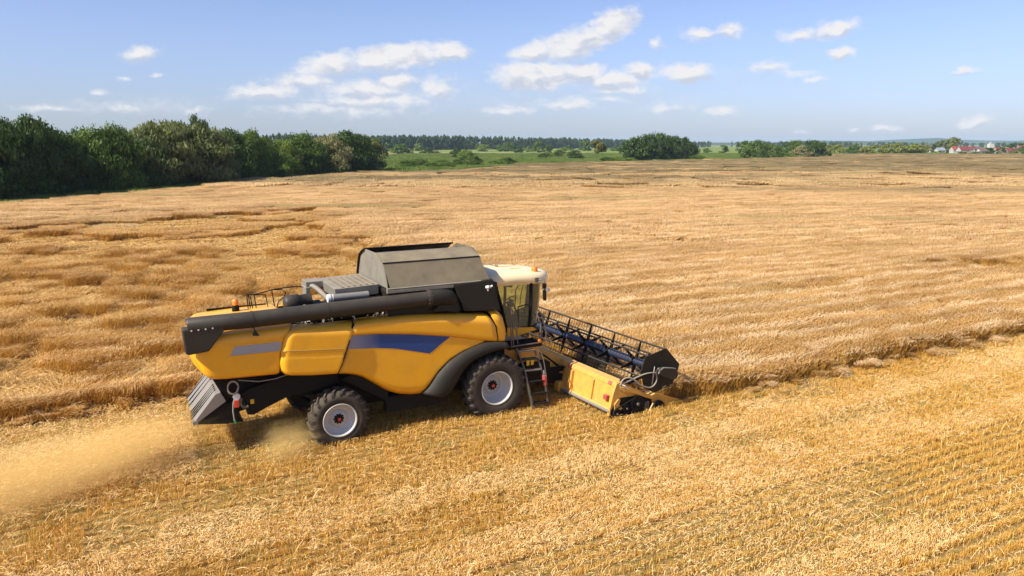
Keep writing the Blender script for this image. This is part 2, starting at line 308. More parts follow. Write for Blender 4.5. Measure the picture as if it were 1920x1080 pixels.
# ---- front corner panel
def yD(u, v, x, z): return -1.64 + .42 * rnd(1 - v, .35) + .45 * rnd(1 - u, .75) + .06 * rnd(v, .1)
gD = coons([(.07,2.26),(.3,2.22),(.42,2.3)], [(-.21,3.21),(.14,3.24)], [(.07,2.26),(0,2.75),(-.21,3.21)], [(.42,2.3),(.44,2.6),(.34,2.97),(.14,3.24)], 14, 18, yD)
m = MB().grid(gD); obj('front_panel', m, Yel, H, solid=-.02); obj('front_panel', mirrored(m), Yel, H, solid=-.02)
# ---- blue stripe in the recess
st = [(-4.39,2.985),(-3.6,2.935),(-2.59,2.805),(-1.46,2.605),(-1.79,2.4),(-2.09,2.19),(-2.53,2.31),(-3.12,2.47),(-3.62,2.55),(-4.47,2.62)]
top = resample(st[:4], 30); bot = resample([st[9],st[8],st[7],st[6],st[5],st[4],st[3]], 30)
m = MB(); m.grid([[(a[0], -1.616, a[1]), (b_[0], -1.616, b_[1])] for a, b_ in zip(top, bot)], smooth=False); obj('stripe', m, Stripe, H, solid=.003)
# ---- seams (dark rubber between the panels)
for pts_, r_s in (([(-4.73,-1.63,1.98),(-4.55,-1.68,2.42),(-4.39,-1.68,2.84),(-4.25,-1.60,3.3),(-4.23,-1.4,3.42)],.022),([(.05,-1.60,2.27),(-.02,-1.64,2.75),(-.15,-1.55,3.08),(-.235,-1.35,3.21)],.02),([(-6.23,-1.5,2.15),(-6.28,-1.42,2.5),(-6.21,-1.42,2.9),(-6.05,-1.42,3.3)],.03)):
    obj('panel_seam', MB().tube(pts_, r_s, 6), BlkD, H)
# ---- inner body
m = MB(); m.box(-7.6, .25, -1.2, 1.2, 2.1, 3.2); m.box(-4.6, .5, -1.15, 1.15, 1.0, 2.1); m.box(-5.75,-.2,-1.22,1.22,3.0,3.22); m.box(-5.6,-4.2,-1.0,1.0,1.3,2.2)
obj('inner_body', m, BlkD, H)
# ---- black fender over the front wheel
outer = [(-2.32,1.04),(-2.12,1.2),(-1.85,1.56),(-1.5,1.88),(-1.08,2.10),(-.73,2.21),(-.4,2.30),(.0,2.27),(.35,2.2)]
inner = [(-1.79,.88),(-1.59,.93),(-1.48,1.03),(-1.27,1.33),(-1.08,1.63),(-.8,1.84),(-.37,1.98),(.0,2.05),(.35,2.06)]
o_ = resample(outer, 28); i_ = resample(inner, 28)
m = MB(); m.grid([[(b_[0], -1.10, b_[1]), (b_[0], -1.70, b_[1]), (b_[0]*.9+a[0]*.1, -1.75, b_[1]*.9+a[1]*.1), ((a[0]+b_[0])/2, -1.76, (a[1]+b_[1])/2), (a[0], -1.66, a[1]), (a[0], -1.5, a[1])] for a, b_ in zip(o_, i_)])
f1 = obj('fender', m, Blk, H, solid=.015)
m2_ = MB(); m2_.v = [(x, -y, z) for x, y, z in m.v]; m2_.f = [f[::-1] for f in m.f]; m2_.sm = m.sm; obj('fender', m2_, Blk, H, solid=.015)
# ---- chassis, sill, axle
m = MB(); m.prism([(-3.36,1.06),(-3.38,.61),(-1.55,.63),(-1.5,.9),(-1.8,1.05)], -1.50, -1.2); m.prism([(-3.36,1.06),(-3.38,.61),(-1.55,.63),(-1.5,.9),(-1.8,1.05)], 1.2, 1.5)
m.prism([(-4.6,1.75),(-4.2,1.5),(-3.3,.9),(-3.3,1.25),(-3.7,1.6),(-4.2,1.9)], -1.48, -1.1)
m.box(-4.0,.6,-.9,.9,.75,1.3); m.box(-.25,.3,-1.1,1.1,.6,1.15); m.box(-4.92,-4.55,-1.15,1.15,.55,.85); m.box(-5.1,-4.3,-.35,.35,.7,1.6)
m.box(-3.2,-1.7,-1.15,1.15,.62,1.3); obj('chassis', m, BlkD, H, bevel=.02)
# ---- straw chopper arm and tail
m = MB(); m.prism([(-7.12,1.66),(-6.95,1.78),(-6.1,1.96),(-4.7,2.12),(-4.6,1.6),(-5.14,1.49),(-5.99,1.42),(-6.57,1.2),(-6.86,1.07),(-7.02,1.1)], -1.25, -1.05)
m.prism([(-7.12,1.66),(-6.95,1.78),(-6.1,1.96),(-4.7,2.12),(-4.6,1.6),(-5.14,1.49),(-5.99,1.42),(-6.57,1.2),(-6.86,1.07),(-7.02,1.1)], 1.05, 1.25)
m.prism([(-7.8,2.15),(-7.62,1.75),(-7.55,1.35),(-7.3,1.1),(-6.9,1.2),(-5.6,1.6),(-5.2,2.2)], -1.0, 1.0)
chop = obj('straw_chopper', m, BlkD, H, bevel=.015)
obj('warning_sticker', MB().box(-6.93,-6.84,-1.262,-1.25,1.38,1.5), Lab, chop)
# spreader tail board: sloping dusty plate with long fins
m = MB(); m.prism([(-8.30,1.06),(-8.28,1.00),(-7.5,1.50),(-7.62,1.76),(-7.75,1.72)], -1.1, 1.1)
m; m.box(-8.33,-8.2,-1.12,-.98,1.0,1.1)
spr = obj('straw_spreader', m, Stl, H, bevel=.008)
obj('side_sheet', MB().prism([(-8.28,1.0),(-7.9,.94),(-7.5,.88),(-7.2,1.0),(-7.3,1.42),(-7.54,1.46)], -1.085, -1.05), BlkD, spr)
for yy in (-.78,-.62,-.46,-.30,.25,.60,.95):
    obj('spreader_fin', MB().prism([(-8.33,1.05),(-8.32,1.085),(-7.72,1.765),(-7.68,1.72)], yy - .010, yy + .010), BlkD, spr)
m = MB(); m.prism([(-7.6,1.5),(-7.35,1.2),(-7.1,.86),(-7.5,.88)], -1.04, 1.04); obj('deflector', m, BlkD, spr)
# coil of air hose hanging at the tail, lamp, green end
pts = [(-7.34 + .13 * math.cos(a), -1.36 - .01 * (a / 6), 1.90 + .17 * math.sin(a) + .012 * a / 6) for a in np.linspace(0, 6 * math.pi, 60)]
pts += [(-7.30,-1.36,1.7),(-7.36,-1.36,1.5),(-7.38,-1.36,1.3),(-7.36,-1.36,1.05)]
m = MB(); m.tube(pts, .018, 6); m.tube([(-7.2,-1.3,2.08),(-6.7,-1.34,1.98),(-6.3,-1.34,1.99),(-5.9,-1.3,2.06)], .013, 6); obj('coiled_hose', m, Hose, H)
obj('hose_tip', MB().tube([(-7.36,-1.36,1.06),(-7.32,-1.36,.95)], .03, 8), Grn, H)
lm = obj('rear_lamp', MB().tube([(-7.26,-1.30,1.66),(-7.27,-1.36,1.66),(-7.27,-1.38,1.66)], .09, 12), Wht, H)
obj('lamp_lens', MB().box(-7.34,-7.22,-1.39,-1.36,1.38,1.58), Red, lm, bevel=.02)
obj('tow_bracket', MB().tube([(-7.15,-1.28,1.58),(-7.19,-1.3,1.45),(-7.12,-1.32,1.34),(-7.0,-1.34,1.36)], .04, 8), Rail, H)

# ---- wheels
def wheel(x, zc, Rt, Rr, w, side, hubd, nl):
    yc = side * (1.75 - w / 2); h = w / 2; c = (x, yc, zc); L = .055
    prof = [(Rr-.01,-h*.84),(Rr+.02,-h*.93),(Rr+(Rt-Rr)*.30,-h*1.03),(Rr+(Rt-Rr)*.62,-h*1.04),(Rt-.14,-h*.98),(Rt-L-.02,-h*.86),(Rt-L,-h*.5),(Rt-L,0)]
    prof = prof + [(r, -y) for r, y in prof[::-1][1:]]
    m = MB(); m.lathe(c, prof, 72)
    for s in (-1, 1):
        for k in range(nl):
            a0 = 2 * math.pi * (k + (.5 if s > 0 else 0)) / nl; rings = []
            for (fy, ro, ri, da, wa) in ((-.03,Rt,Rt-L-.02,0,.050),(.45,Rt,Rt-L-.02,.10,.050),(.86,Rt-.012,Rt-L-.03,.20,.062),(1.03,Rt-.09,Rt-.13,.235,.066),(1.05,Rt-.15,Rt-.19,.245,.05)):
                a = a0 + da
                rings.append([(x + rr * math.cos(a + dd), yc + s * h * fy, zc + rr * math.sin(a + dd)) for rr, dd in ((ri,-wa),(ro,-wa*.7),(ro,wa*.7),(ri,wa))])
            m.grid(rings, smooth=False, closed=True)
    wo_ = obj('wheel', m, Rub, H)
    o = side                              # outer side direction
    f = lambda r, d: (r, o * (h * .84 - d))
    m = MB(); m.lathe(c, [f(Rr+.015,-.02), f(Rr+.02,-.045), f(Rr-.005,-.05), f(Rr-.025,-.02), f(Rr-.03,.05), f(Rr-.055,.08), f(Rr-.06,hubd*.55), f(Rr-.10,hubd*.62), f(Rr-.12,hubd*.95), f(Rr*.56,hubd), f(Rr*.54,hubd-.03), f(Rr*.16,hubd-.035), f(.001,hubd-.035)], 56)
    rim = obj('rim', m, Rim, wo_)
    m = MB(); 
    for k in range(10):
        a = 2 * math.pi * k / 10; r = Rr * .27
        m.tube([(x + r*math.cos(a), yc + o*(h*.84-hubd+.03), zc + r*math.sin(a)), (x + r*math.cos(a), yc + o*(h*.84-hubd+.075), zc + r*math.sin(a))], .024, 8)
    m.tube([(x, yc + o*(h*.84-hubd+.02), zc), (x, yc + o*(h*.84-hubd+.10), zc)], Rr*.22, 20)
    obj('wheel_bolts', m, BlkD, wo_)
    obj('hub_cap', MB().tube([(x, yc + o*(h*.84-hubd+.10), zc), (x, yc + o*(h*.84-hubd+.13), zc)], Rr*.105, 16), Red, wo_)
for s in (-1, 1):
    wheel(-.03, .88, 1.0, .50, .66, s, .36, 22); wheel(-4.74, .71, .84, .45, .50, s, .17, 20)

# ---- unloading auger
AY = -1.52
m = MB(); m.tube([(-8.3,AY,3.665),(-8.27,AY,3.67),(-6.79,AY,3.67),(-5.2,AY,3.70),(-2.06,AY,3.76)], [.17,.205,.21,.21,.205], 28)
for xx in (-6.79,-4.9): m.tube([(xx-.02,AY,3.67+(xx+6.79)*.016),(xx+.02,AY,3.67+(xx+6.79)*.016)], .222, 28)
aug = obj('unloading_auger', m, Tube, H)
m = MB(); m.tube([(-2.10,AY,3.76),(-2.02,AY,3.76)], .235, 28); m.tube(smoothpts([(-2.04,AY,3.76),(-1.7,AY,3.76),(-1.42,AY+.05,3.72),(-1.28,AY+.25,3.5),(-1.28,AY+.35,3.2)]), .235, 24); m.prism([(-1.95,3.4),(-1.5,3.36),(-1.15,3.3),(-1.2,3.6),(-1.6,3.7)], -1.6, -1.3)
obj('elbow', m, Blk, aug)
obj('spout', MB().prism([(-8.42,3.62),(-8.39,3.02),(-8.30,2.98),(-7.86,3.02),(-7.48,3.49),(-7.48,3.6),(-8.0,3.64)], AY-.19, AY+.19), Tube, aug, bevel=.035)
for k in range(4): obj('bolt', MB().tube([(-8.22+k*.16,AY-.205,3.585+k*.004),(-8.22+k*.16,AY-.19,3.585+k*.004)], .022, 8), Wht, aug)
m = MB().lathe((-2.06,AY,3.76), [(.215,-.05),(.245,-.04),(.245,.04),(.215,.05)], 28, 'x', False)
obj('flange', m, Tube, aug)
for k in range(9): a = R(-60 - k*30); obj('bolt', MB().tube([(-2.12,AY+.225*math.cos(a),3.76+.225*math.sin(a)),(-2.0,AY+.225*math.cos(a),3.76+.225*math.sin(a))], .014, 6), Rail, aug)
obj('work_light', MB().tube([(-6.78,AY-.1,3.5),(-6.76,AY-.16,3.42),(-6.75,AY-.16,3.38)], .012, 6).hexa([(-6.82,AY-.22,3.30),(-6.66,AY-.22,3.28),(-6.66,AY-.1,3.28),(-6.82,AY-.1,3.30),(-6.79,AY-.2,3.39),(-6.72,AY-.2,3.39),(-6.72,AY-.12,3.39),(-6.79,AY-.12,3.39)]), BlkD, aug)

# ---- grain tank and its covers
m = MB(); m.box(-3.2,-.02,-1.40,1.25,3.3,3.92); m.box(-3.23,-1.28,-1.47,1.32,3.93,4.06); 
tank = obj('grain_tank', m, Blk, H, bevel=.02)
m = MB(); m.hexa([(-.98,-1.56,3.28),(.18,-1.56,3.20),(.18,-1.3,3.20),(-.98,-1.3,3.28),(-1.3,-1.54,4.08),(-.06,-1.54,4.15),(-.06,-1.3,4.15),(-1.3,-1.3,4.08)])
m.box(-.05,.2,-1.3,1.3,3.2,4.0); obj('side_box', m, Blk, tank, bevel=.03)
obj('tank_rim', MB().box(-3.25,-1.29,-1.52,-1.44,4.0,4.09).box(-3.25,-.1,-1.52,-1.42,4.10,4.13), Gry, tank, bevel=.01)
arc = [(-1.42,4.12),(-1.36,4.29),(-1.28,4.46),(-1.19,4.62),(-1.10,4.77),(-.86,4.89),(-.62,4.98)]
k1 = min(range(len(arc)), key=lambda i: abs(arc[i][1] - 4.76))
def slat(seg, x0f, x1f): 
    return [[(x0f(z), y, z) for y, z in seg], [(x1f(z), y, z) for y, z in seg]]
x0f = lambda z: -3.13 - .12 * (z - 4.1) / .9; x1f = lambda z: -.12 - .26 * (z - 4.1) / .9
obj('tank_cover', MB().grid(slat([arc[0], arc[k1]], x0f, x1f), smooth=False), GryC, H, solid=.03)
obj('tank_cover', MB().grid(slat([arc[k1], arc[-1]], x0f, x1f), smooth=False), GryC, H, solid=.03)
obj('cover_ribs', MB().tube([(x0f(4.77)-.01, arc[k1][0]-.035, arc[k1][1]+.01),(x1f(4.77)+.01, arc[k1][0]-.035, arc[k1][1]+.01)], .016, 6), BlkD, H)
far = [(-y - .12, z) for y, z in arc]
obj('tank_cover', MB().grid([[(x0f(z) - .04, y, z - (.0 if y > .6 else 0)) for y, z in far], [(x1f(z) - .1, y, z) for y, z in far]][::-1]), GryC, H, solid=.03)
fan = [(-3.19, y, z) for y, z in arc] + [(-3.22, y, z) for y, z in far[::-1]]
obj('tank_end_panel', MB().add(fan, [tuple(range(len(fan)))]), Gry, H, solid=.02)
obj('tank_end_panel', MB().add([(p[0] + 2.9, p[1], p[2]) for p in fan], [tuple(range(len(fan)))[::-1]]), GryC, H, solid=.02)
m = MB()
for xx in (-2.95,-1.95,-1.0,-.5): m.box(xx-.07, xx+.07, arc[k1][0]-.03, arc[k1][0]+.04, arc[k1][1]-.02, arc[k1][1]+.035)
m.tube([(x0f(4.98), -.62, 5.0),(x1f(4.98), -.62, 5.0)], .02, 6); obj('hinge', m, Stl, tank)
obj('cover_frame', MB().tube([(-3.27, y, z) for y, z in far], .035, 6).tube([(-3.26,.5,4.99),(-.45,.5,4.99)], .03, 6), BlkD, tank)

# ---- engine deck: radiator box, muffler, air filter, pipes
m = MB(); m.hexa([(-4.50,-.9,3.85),(-3.3,-.9,3.9),(-3.3,.95,3.9),(-4.50,.95,3.85),(-4.53,-.92,4.14),(-3.3,-.92,4.18),(-3.3,1.0,4.18),(-4.53,1.0,4.14)])
m.box(-5.0,-4.5,.45,1.0,3.98,4.15); m.box(-5.02,-4.9,.4,1.0,3.55,4.0)
rb = obj('radiator_box', m, Gry, H, bevel=.012)
m = MB()
for k in range(6): m.box(-4.32+k*.17, -4.25+k*.17, -.85, .7, 4.148+k*.0055, 4.168+k*.0055)
obj('top_ribs', m, GryC, rb)
obj('engine_block', MB().box(-4.4,-3.25,-1.0,.9,3.3,3.84).tube([(-4.75,-.35,3.55),(-4.5,-.35,3.62)], .17, 16).box(-5.4,-4.5,-.9,1.1,3.3,3.48), BlkD, H, bevel=.02)
m = MB(); m.tube([(-4.73,-1.1,3.94),(-3.66,-1.1,3.945)], .10, 24); obj('muffler', m, Stl, H)
obj('muffler_band', MB().tube([(-4.78,-1.1,3.94),(-4.70,-1.1,3.94)], .112, 24).tube([(-4.66,-1.1,3.94),(-4.63,-1.1,3.94)], .107, 24), Wht, H)
m = MB(); m.tube([(-5.72,.1,3.66),(-5.70,.1,3.66),(-5.62,.1,3.66),(-5.3,.1,3.67),(-5.28,.1,3.67),(-4.95,.1,3.69)], [.08,.17,.225,.23,.2,.2], 28); obj('air_filter', m, Tube, H)
obj('intake_pipe', MB().tube(smoothpts([(-4.9,.55,4.02),(-4.78,.4,4.02),(-4.6,.0,3.82),(-4.5,-.3,3.66)]), .07, 14).tube([(-5.3,-.5,3.62),(-4.9,-.8,3.56)], .09, 14), Gry, H)
m = MB(); rr_ = random.Random(3)
for k in range(26):
    xx = -5.5 + 3.4 * rr_.random(); y0 = -1.42 + .12 * rr_.random(); a = rr_.uniform(-.18, .18)
    obj('hydraulic_line', MB().tube(smoothpts([(xx, y0+.1, 3.30), (xx + a*.4, y0+.1, 3.42 + .05*rr_.random()), (xx + a, y0 + .16, 3.36)], 1), .009 + .010*rr_.random(), 6), Wht if k % 3 else Rail, H)
obj('fitting', MB().tube([(-3.55,-1.4,3.46),(-3.5,-1.4,3.50)], .05, 10), Wht, H)

# ---- railing, beacon
ry = .85; m = MB(); rt = .016
P_ = lambda x, z: (x, ry, z)
for path in ([(-6.55,3.44),(-6.56,3.86)],[(-6.49,3.44),(-6.52,3.84)],[(-6.56,3.86),(-6.37,3.84),(-6.33,3.43)],[(-6.37,3.84),(-6.06,3.81),(-6.01,3.43),(-6.34,3.43)],[(-6.43,3.44),(-6.47,3.8)],
             [(-6.37,3.84),(-5.81,3.95),(-5.15,3.98),(-5.0,3.93),(-4.93,3.8)],[(-5.88,3.93),(-5.83,3.43)],[(-5.81,3.93),(-5.6,3.92),(-5.5,3.82),(-5.56,3.7),(-5.72,3.58),(-5.76,3.43)]):
    m.tube([P_(*q) for q in path], rt, 6)
obj('railing', m, BlkD, H)
bk = obj('beacon', MB().lathe((-6.9,.7,3.43), [(.001,0),(.10,0),(.10,.10),(.085,.17),(.085,.2)], 16, 'z'), BlkD, H)
obj('beacon_lens', MB().lathe((-6.9,.7,3.62), [(.08,0),(.085,.08),(.07,.15),(.03,.18),(.001,.185)], 16, 'z'), Amb, bk)
obj('deck_rail', MB().box(-7.6,-6.0,1.28,1.33,3.4,3.47), BlkD, H)

# ---- cab
bo = [(.72,-.86),(1.1,-.88),(1.5,-.88),(1.72,-.82),(1.92,-.6),(2.05,-.25),(2.07,.1),(2.0,.5),(1.82,.78),(1.5,.88),(1.0,.88),(.5,.88)]
to = [(.34,-.86),(.9,-.9),(1.55,-.9),(1.82,-.84),(2.05,-.62),(2.2,-.25),(2.22,.1),(2.15,.5),(1.95,.8),(1.55,.9),(1.0,.9),(.3,.9)]
def ring(f): return [(b_[0]*(1-f)+a[0]*f + .03*math.sin(math.pi*f), b_[1]*(1-f)+a[1]*f, 2.40*(1-f)+3.84*f) for a, b_ in zip(to, bo)]
m = MB(); m.grid([[ring(k/6)[j] for k in range(7)] for j in range(len(bo))], smooth=True)
cabo = obj('cab', MB().prismz([(x-.02, y*.98) for x, y in bo], 2.30, 2.40).box(.2,.42,-.9,.9,2.35,3.85).prism([(.42,2.4),(.70,2.4),(.36,3.85),(.3,3.85)], -.86, -.80).prism([(.42,2.4),(.5,2.4),(.36,3.85),(.3,3.85)], .80, .86).prism([(.95,2.15),(1.7,2.2),(1.6,2.36),(.7,2.38)], -.7, .7), BlkD, H)
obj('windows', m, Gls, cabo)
m = MB(); E1 = lambda f, j, e=1.0: tuple(ring(f)[j][k] for k in range(3))
for j, wd in ((2, .055), (9, .05)): m.tube([E1(f, j) for f in (0, .25, .5, .75, 1)], wd, 8)
m.tube([E1(f, 0) for f in (0, .5, 1)], .045, 6); m.tube([E1(f, 11) for f in (0, .5, 1)], .05, 6)
m.tube([E1(.0, j) for j in range(12)], .03, 6); m.tube([E1(1, j) for j in range(12)], .03, 6)
m.tube([(1.12,-.88,2.42),(1.10,-.90,3.08)], .014, 6); m.tube([(1.10,-.90,3.08),(1.3,-.9,3.12),(1.5,-.9,3.10)], .018, 6)
m.tube([(1.15,.86,2.4),(1.1,.88,3.84)], .03, 6)
m.tube([(1.9,.35,3.7),(1.75,.5,3.3),(1.7,.45,2.8)], .02, 6); m.tube([(1.98,.3,3.7),(1.9,.4,3.2),(1.85,.4,2.8)], .015, 6)
obj('cab_frame', m, BlkD, cabo)
obj('cab_floor_trim', MB().prism([(.93,2.14),(1.75,2.30),(1.62,2.38),(.72,2.46),(.7,2.2)], -.93, -.87), Yel, cabo)
# roof
ro = [(-.12,-.97),(.4,-1.0),(1.0,-1.0),(1.5,-1.02),(1.86,-.99),(2.1,-.86),(2.35,-.55),(2.5,-.2),(2.52,.2),(2.35,.6),(2.05,.92),(1.8,1.0),(1.0,1.0),(.4,1.0),(-.12,.97)]
def rring(sx, sy, z, zf): return [(1.0 + (x-1.0)*sx, y*sy, z + zf*(.0 if x < 1.2 else -.07*(x-1.2))+ .05*math.sin(max(0,min(1,(x-.2)/1.6))*math.pi)*(1 if z < 3.95 else 0)) for x, y in ro]
m = MB(); rings = [rring(.93,.93,3.80,1), rring(.985,.985,3.80,1), rring(1.0,1.0,3.87,1), rring(1.0,1.0,3.98,1), rring(.975,.96,4.08,1), rring(.90,.86,4.15,1.2), rring(.72,.62,4.19,1.4), rring(.3,.3,4.21,1.4)]
m.grid(rings, closed=True); m.add(rings[-1], [tuple(range(len(ro)))]); m.add(rings[0], [tuple(range(len(ro)))[::-1]])
roof = obj('cab_roof', m, Roof, cabo)
obj('antenna', MB().tube([(.95,.25,4.2),(.35,.8,4.3)], .012, 5).tube([(.97,.23,4.2),(.9,.3,4.21)], .03, 6), Rail, cabo)
obj('roof_groove', MB().tube([(.0,-.35,4.195),(1.5,-.35,4.185)], .008, 4).tube([(.0,.05,4.21),(1.5,.05,4.20)], .008, 4), Yel, cabo)
bk = obj('roof_beacon', MB().lathe((1.80,-.66,4.05), [(.13,-.04),(.13,.0),(.10,.03),(.001,.03)], 16, 'z'), Roof, H)
obj('beacon_lens', MB().lathe((1.80,-.66,4.08), [(.105,0),(.10,.1),(.09,.16),(.001,.165)], 16, 'z'), Amb, bk)
# cab interior
obj('driver_seat', MB().box(.5,1.0,-.25,.28,2.75,2.92).hexa([(.42,-.25,2.9),(.6,-.25,2.9),(.6,.28,2.9),(.42,.28,2.9),(.34,-.22,3.55),(.47,-.22,3.55),(.47,.24,3.55),(.34,.24,3.55)]).box(.34,.48,-.15,.2,3.56,3.75), Seat, cabo, bevel=.04)
m = MB(); cw = Vector((1.26,-.1,3.14)); ax = Vector((-.5,0,.86)).normalized(); ux = Vector((0,1,0)); vx = ax.cross(ux)
m.tube([cw + (ux*math.cos(a) + vx*math.sin(a))*.2 for a in np.linspace(0, 2*math.pi, 25)], .016, 6); m.tube([cw, cw - ax*.25, (1.5,-.1,2.6)], .03, 6)
m.bar(cw + ux*.19, cw - ux*.19, .03); m.bar(cw, cw + vx*.19, .03); obj('steering_wheel', m, BlkD, cabo)
obj('console', MB().box(.55,1.05,-.55,-.33,2.75,3.02).box(.98,1.16,-.52,-.36,3.0,3.12), BlkD, cabo, bevel=.02)
obj('monitor', MB().box(1.02,1.14,-.56,-.38,3.10,3.16), Scr, cabo, bevel=.01)
# work light at the tank corner and mirror
obj('tank_work_light', MB().tube([(-.3,-1.58,3.93),(-.24,-1.66,3.95)], .05, 10).tube([(-.22,-1.6,3.92),(-.12,-1.62,3.97)], .03, 8).tube([(-.28,-1.6,3.92),(-.26,-1.62,3.83)], .018, 6), Wht, H)
mr = obj('mirror', MB().hexa([(1.78,-1.26,3.28),(1.9,-1.26,3.26),(1.96,-1.14,3.26),(1.84,-1.14,3.28),(1.76,-1.26,3.60),(1.9,-1.26,3.60),(1.96,-1.14,3.60),(1.82,-1.14,3.6)]).hexa([(1.76,-1.25,3.64),(1.9,-1.25,3.64),(1.94,-1.15,3.64),(1.8,-1.15,3.64),(1.76,-1.25,3.80),(1.9,-1.25,3.80),(1.94,-1.15,3.80),(1.8,-1.15,3.80)]), Blk, H, bevel=.015)
obj('mirror_arm', MB().tube([(1.72,-1.0,3.90),(1.85,-1.2,3.92),(1.87,-1.2,3.8),(1.86,-1.2,3.4)], .02, 6).box(1.62,1.74,-1.05,-.95,3.82,3.96).tube([(1.72,-1.0,3.84),(1.82,-1.2,3.82)], .016, 6), Rail, mr)
obj('mirror_lamp', MB().tube([(1.90,-1.28,3.60),(1.96,-1.24,3.60)], .065, 12), Stl, mr)
obj('far_mirror', MB().hexa([(1.84,1.14,3.28),(1.96,1.14,3.26),(1.9,1.26,3.26),(1.78,1.26,3.28),(1.84,1.14,3.7),(1.96,1.14,3.7),(1.9,1.26,3.7),(1.76,1.26,3.7)]).tube([(1.72,1.0,3.9),(1.85,1.2,3.9),(1.86,1.2,3.6)], .02, 6), Blk, H)
# ---- platform, handrails, ladder
m = MB(); m.bar((.52,-1.46,1.98),(1.62,-1.46,1.98),.05,.09); m.bar((.52,-.85,2.0),(1.62,-.85,2.0),.04); m.bar((.52,-1.46,2.0),(.52,-.85,2.0),.05); m.bar((1.62,-1.46,2.0),(1.62,-.85,2.0),.05)
m.box(.5,1.66,-1.44,-.86,1.90,1.94)
for k in range(13): m.bar((.58+k*.08,-1.43,2.02),(.60+k*.08,-.88,2.02),.022,.05)
pf = obj('platform', m, BlkD, H)
obj('platform_edge', MB().bar((.54,-1.492,2.03),(1.6,-1.492,2.03),.03), Rail, pf)
obj('side_marker', MB().tube([(1.55,-1.44,2.08),(1.55,-1.5,2.08)], .05, 10), Amb, pf)
ry = -1.42
m = MB(); m.tube([(.57,ry,3.2),(.60,ry,1.95)], .02, 6); m.tube([(.63,ry,3.15),(.67,ry,1.95)], .02, 6); m.tube([(.57,ry,3.2),(.63,ry,3.15)], .02, 6)
m.tube(smoothpts([(.64,ry,3.1),(.77,ry,3.0),(.82,ry,2.6),(.78,ry,2.5),(.66,ry,2.6)],1), .02, 6); m.tube([(.78,ry,2.5),(.82,ry,2.05)], .02, 6); obj('handrail', m, Rail, H)
m = MB(); m.tube(smoothpts([(1.50,ry,2.95),(1.55,ry,3.0),(1.64,ry,2.88),(1.71,ry,2.68),(1.77,ry,2.42),(1.81,ry,2.16),(1.77,ry,2.05),(1.67,ry,2.11),(1.63,ry,2.33),(1.66,ry,2.5)],1), .022, 6); obj('handrail', m, Rail, H)
m = MB(); m.tube(smoothpts([(1.54,ry,2.72),(1.6,ry,2.66),(1.62,ry,2.55),(1.6,ry,2.35),(1.58,ry,2.0)],1), .025, 6); m.tube([(1.54,ry,2.72),(1.52,ry+.1,3.0)], .018, 6); obj('handrail', m, Rail, H)
m = MB(); Yt, Yb = -1.50, -1.92
ly = lambda z: Yt + (Yb - Yt) * (1.95 - z) / 1.95
Lr = [(.72,1.95),(.84,1.6),(.92,1.30),(1.0,.72),(1.10,.05)]; Rr2 = [(1.33,1.86),(1.44,1.5),(1.50,1.30),(1.60,.70),(1.63,.0)]
for a, b_ in zip(Lr, Lr[1:]): m.hexa([(a[0]-.02,ly(a[1])-.04,a[1]),(a[0]+.03,ly(a[1])-.04,a[1]),(a[0]+.03,ly(a[1])+.04,a[1]),(a[0]-.02,ly(a[1])+.04,a[1]),(b_[0]-.02,ly(b_[1])-.04,b_[1]),(b_[0]+.03,ly(b_[1])-.04,b_[1]),(b_[0]+.03,ly(b_[1])+.04,b_[1]),(b_[0]-.02,ly(b_[1])+.04,b_[1])])
for a, b_ in zip(Rr2, Rr2[1:]): m.bar((a[0],ly(a[1]),a[1]),(b_[0],ly(b_[1]),b_[1]),.05,.03)
LadM = mat('ladder_paint', (.055, .050, .045), .5, dust=.3)
lad = obj('ladder', m, LadM, H)
for z in (1.86,1.60,1.26,.92,.56,.26):
    xl = np.interp(-z, [-q[1] for q in Lr], [q[0] for q in Lr]); xr = np.interp(-z, [-q[1] for q in Rr2], [q[0] for q in Rr2])
    obj('step', MB().hexa([(xl,ly(z)-.07,z-.01),(xr,ly(z)-.07,z-.04),(xr,ly(z)+.12,z-.04),(xl,ly(z)+.12,z-.01),(xl,ly(z)-.07,z+.02),(xr,ly(z)-.07,z-.01),(xr,ly(z)+.12,z-.01),(xl,ly(z)+.12,z+.02)]), LadM if z in (1.86, 1.26) else BlkD, lad)
obj('ladder_sticker', MB().box(1.02,1.11,-1.62,-1.6,1.40,1.58).box(1.17,1.26,-1.62,-1.6,1.40,1.58), Lab, lad)
obj('reflector_plate', MB().hexa([(.66,-1.68,1.32),(.88,-1.68,1.28),(.88,-1.6,1.28),(.66,-1.6,1.32),(.62,-1.66,1.42),(.88,-1.66,1.36),(.88,-1.62,1.36),(.62,-1.62,1.42)]), Rail, lad)
m = MB(); m.tube([(1.60,-1.72,.74),(1.58,-1.72,1.05)], .075, 14); ex = obj('fire_extinguisher', m, RedP, H)
obj('extinguisher_head', MB().tube([(1.58,-1.72,1.08),(1.56,-1.7,1.20)], .035, 10), Stl, ex)
obj('ladder_rail', MB().tube(smoothpts([(1.44,-1.55,1.8),(1.54,-1.6,1.74),(1.58,-1.68,1.5),(1.62,-1.76,1.05)],1), .016, 6), Rail, lad)
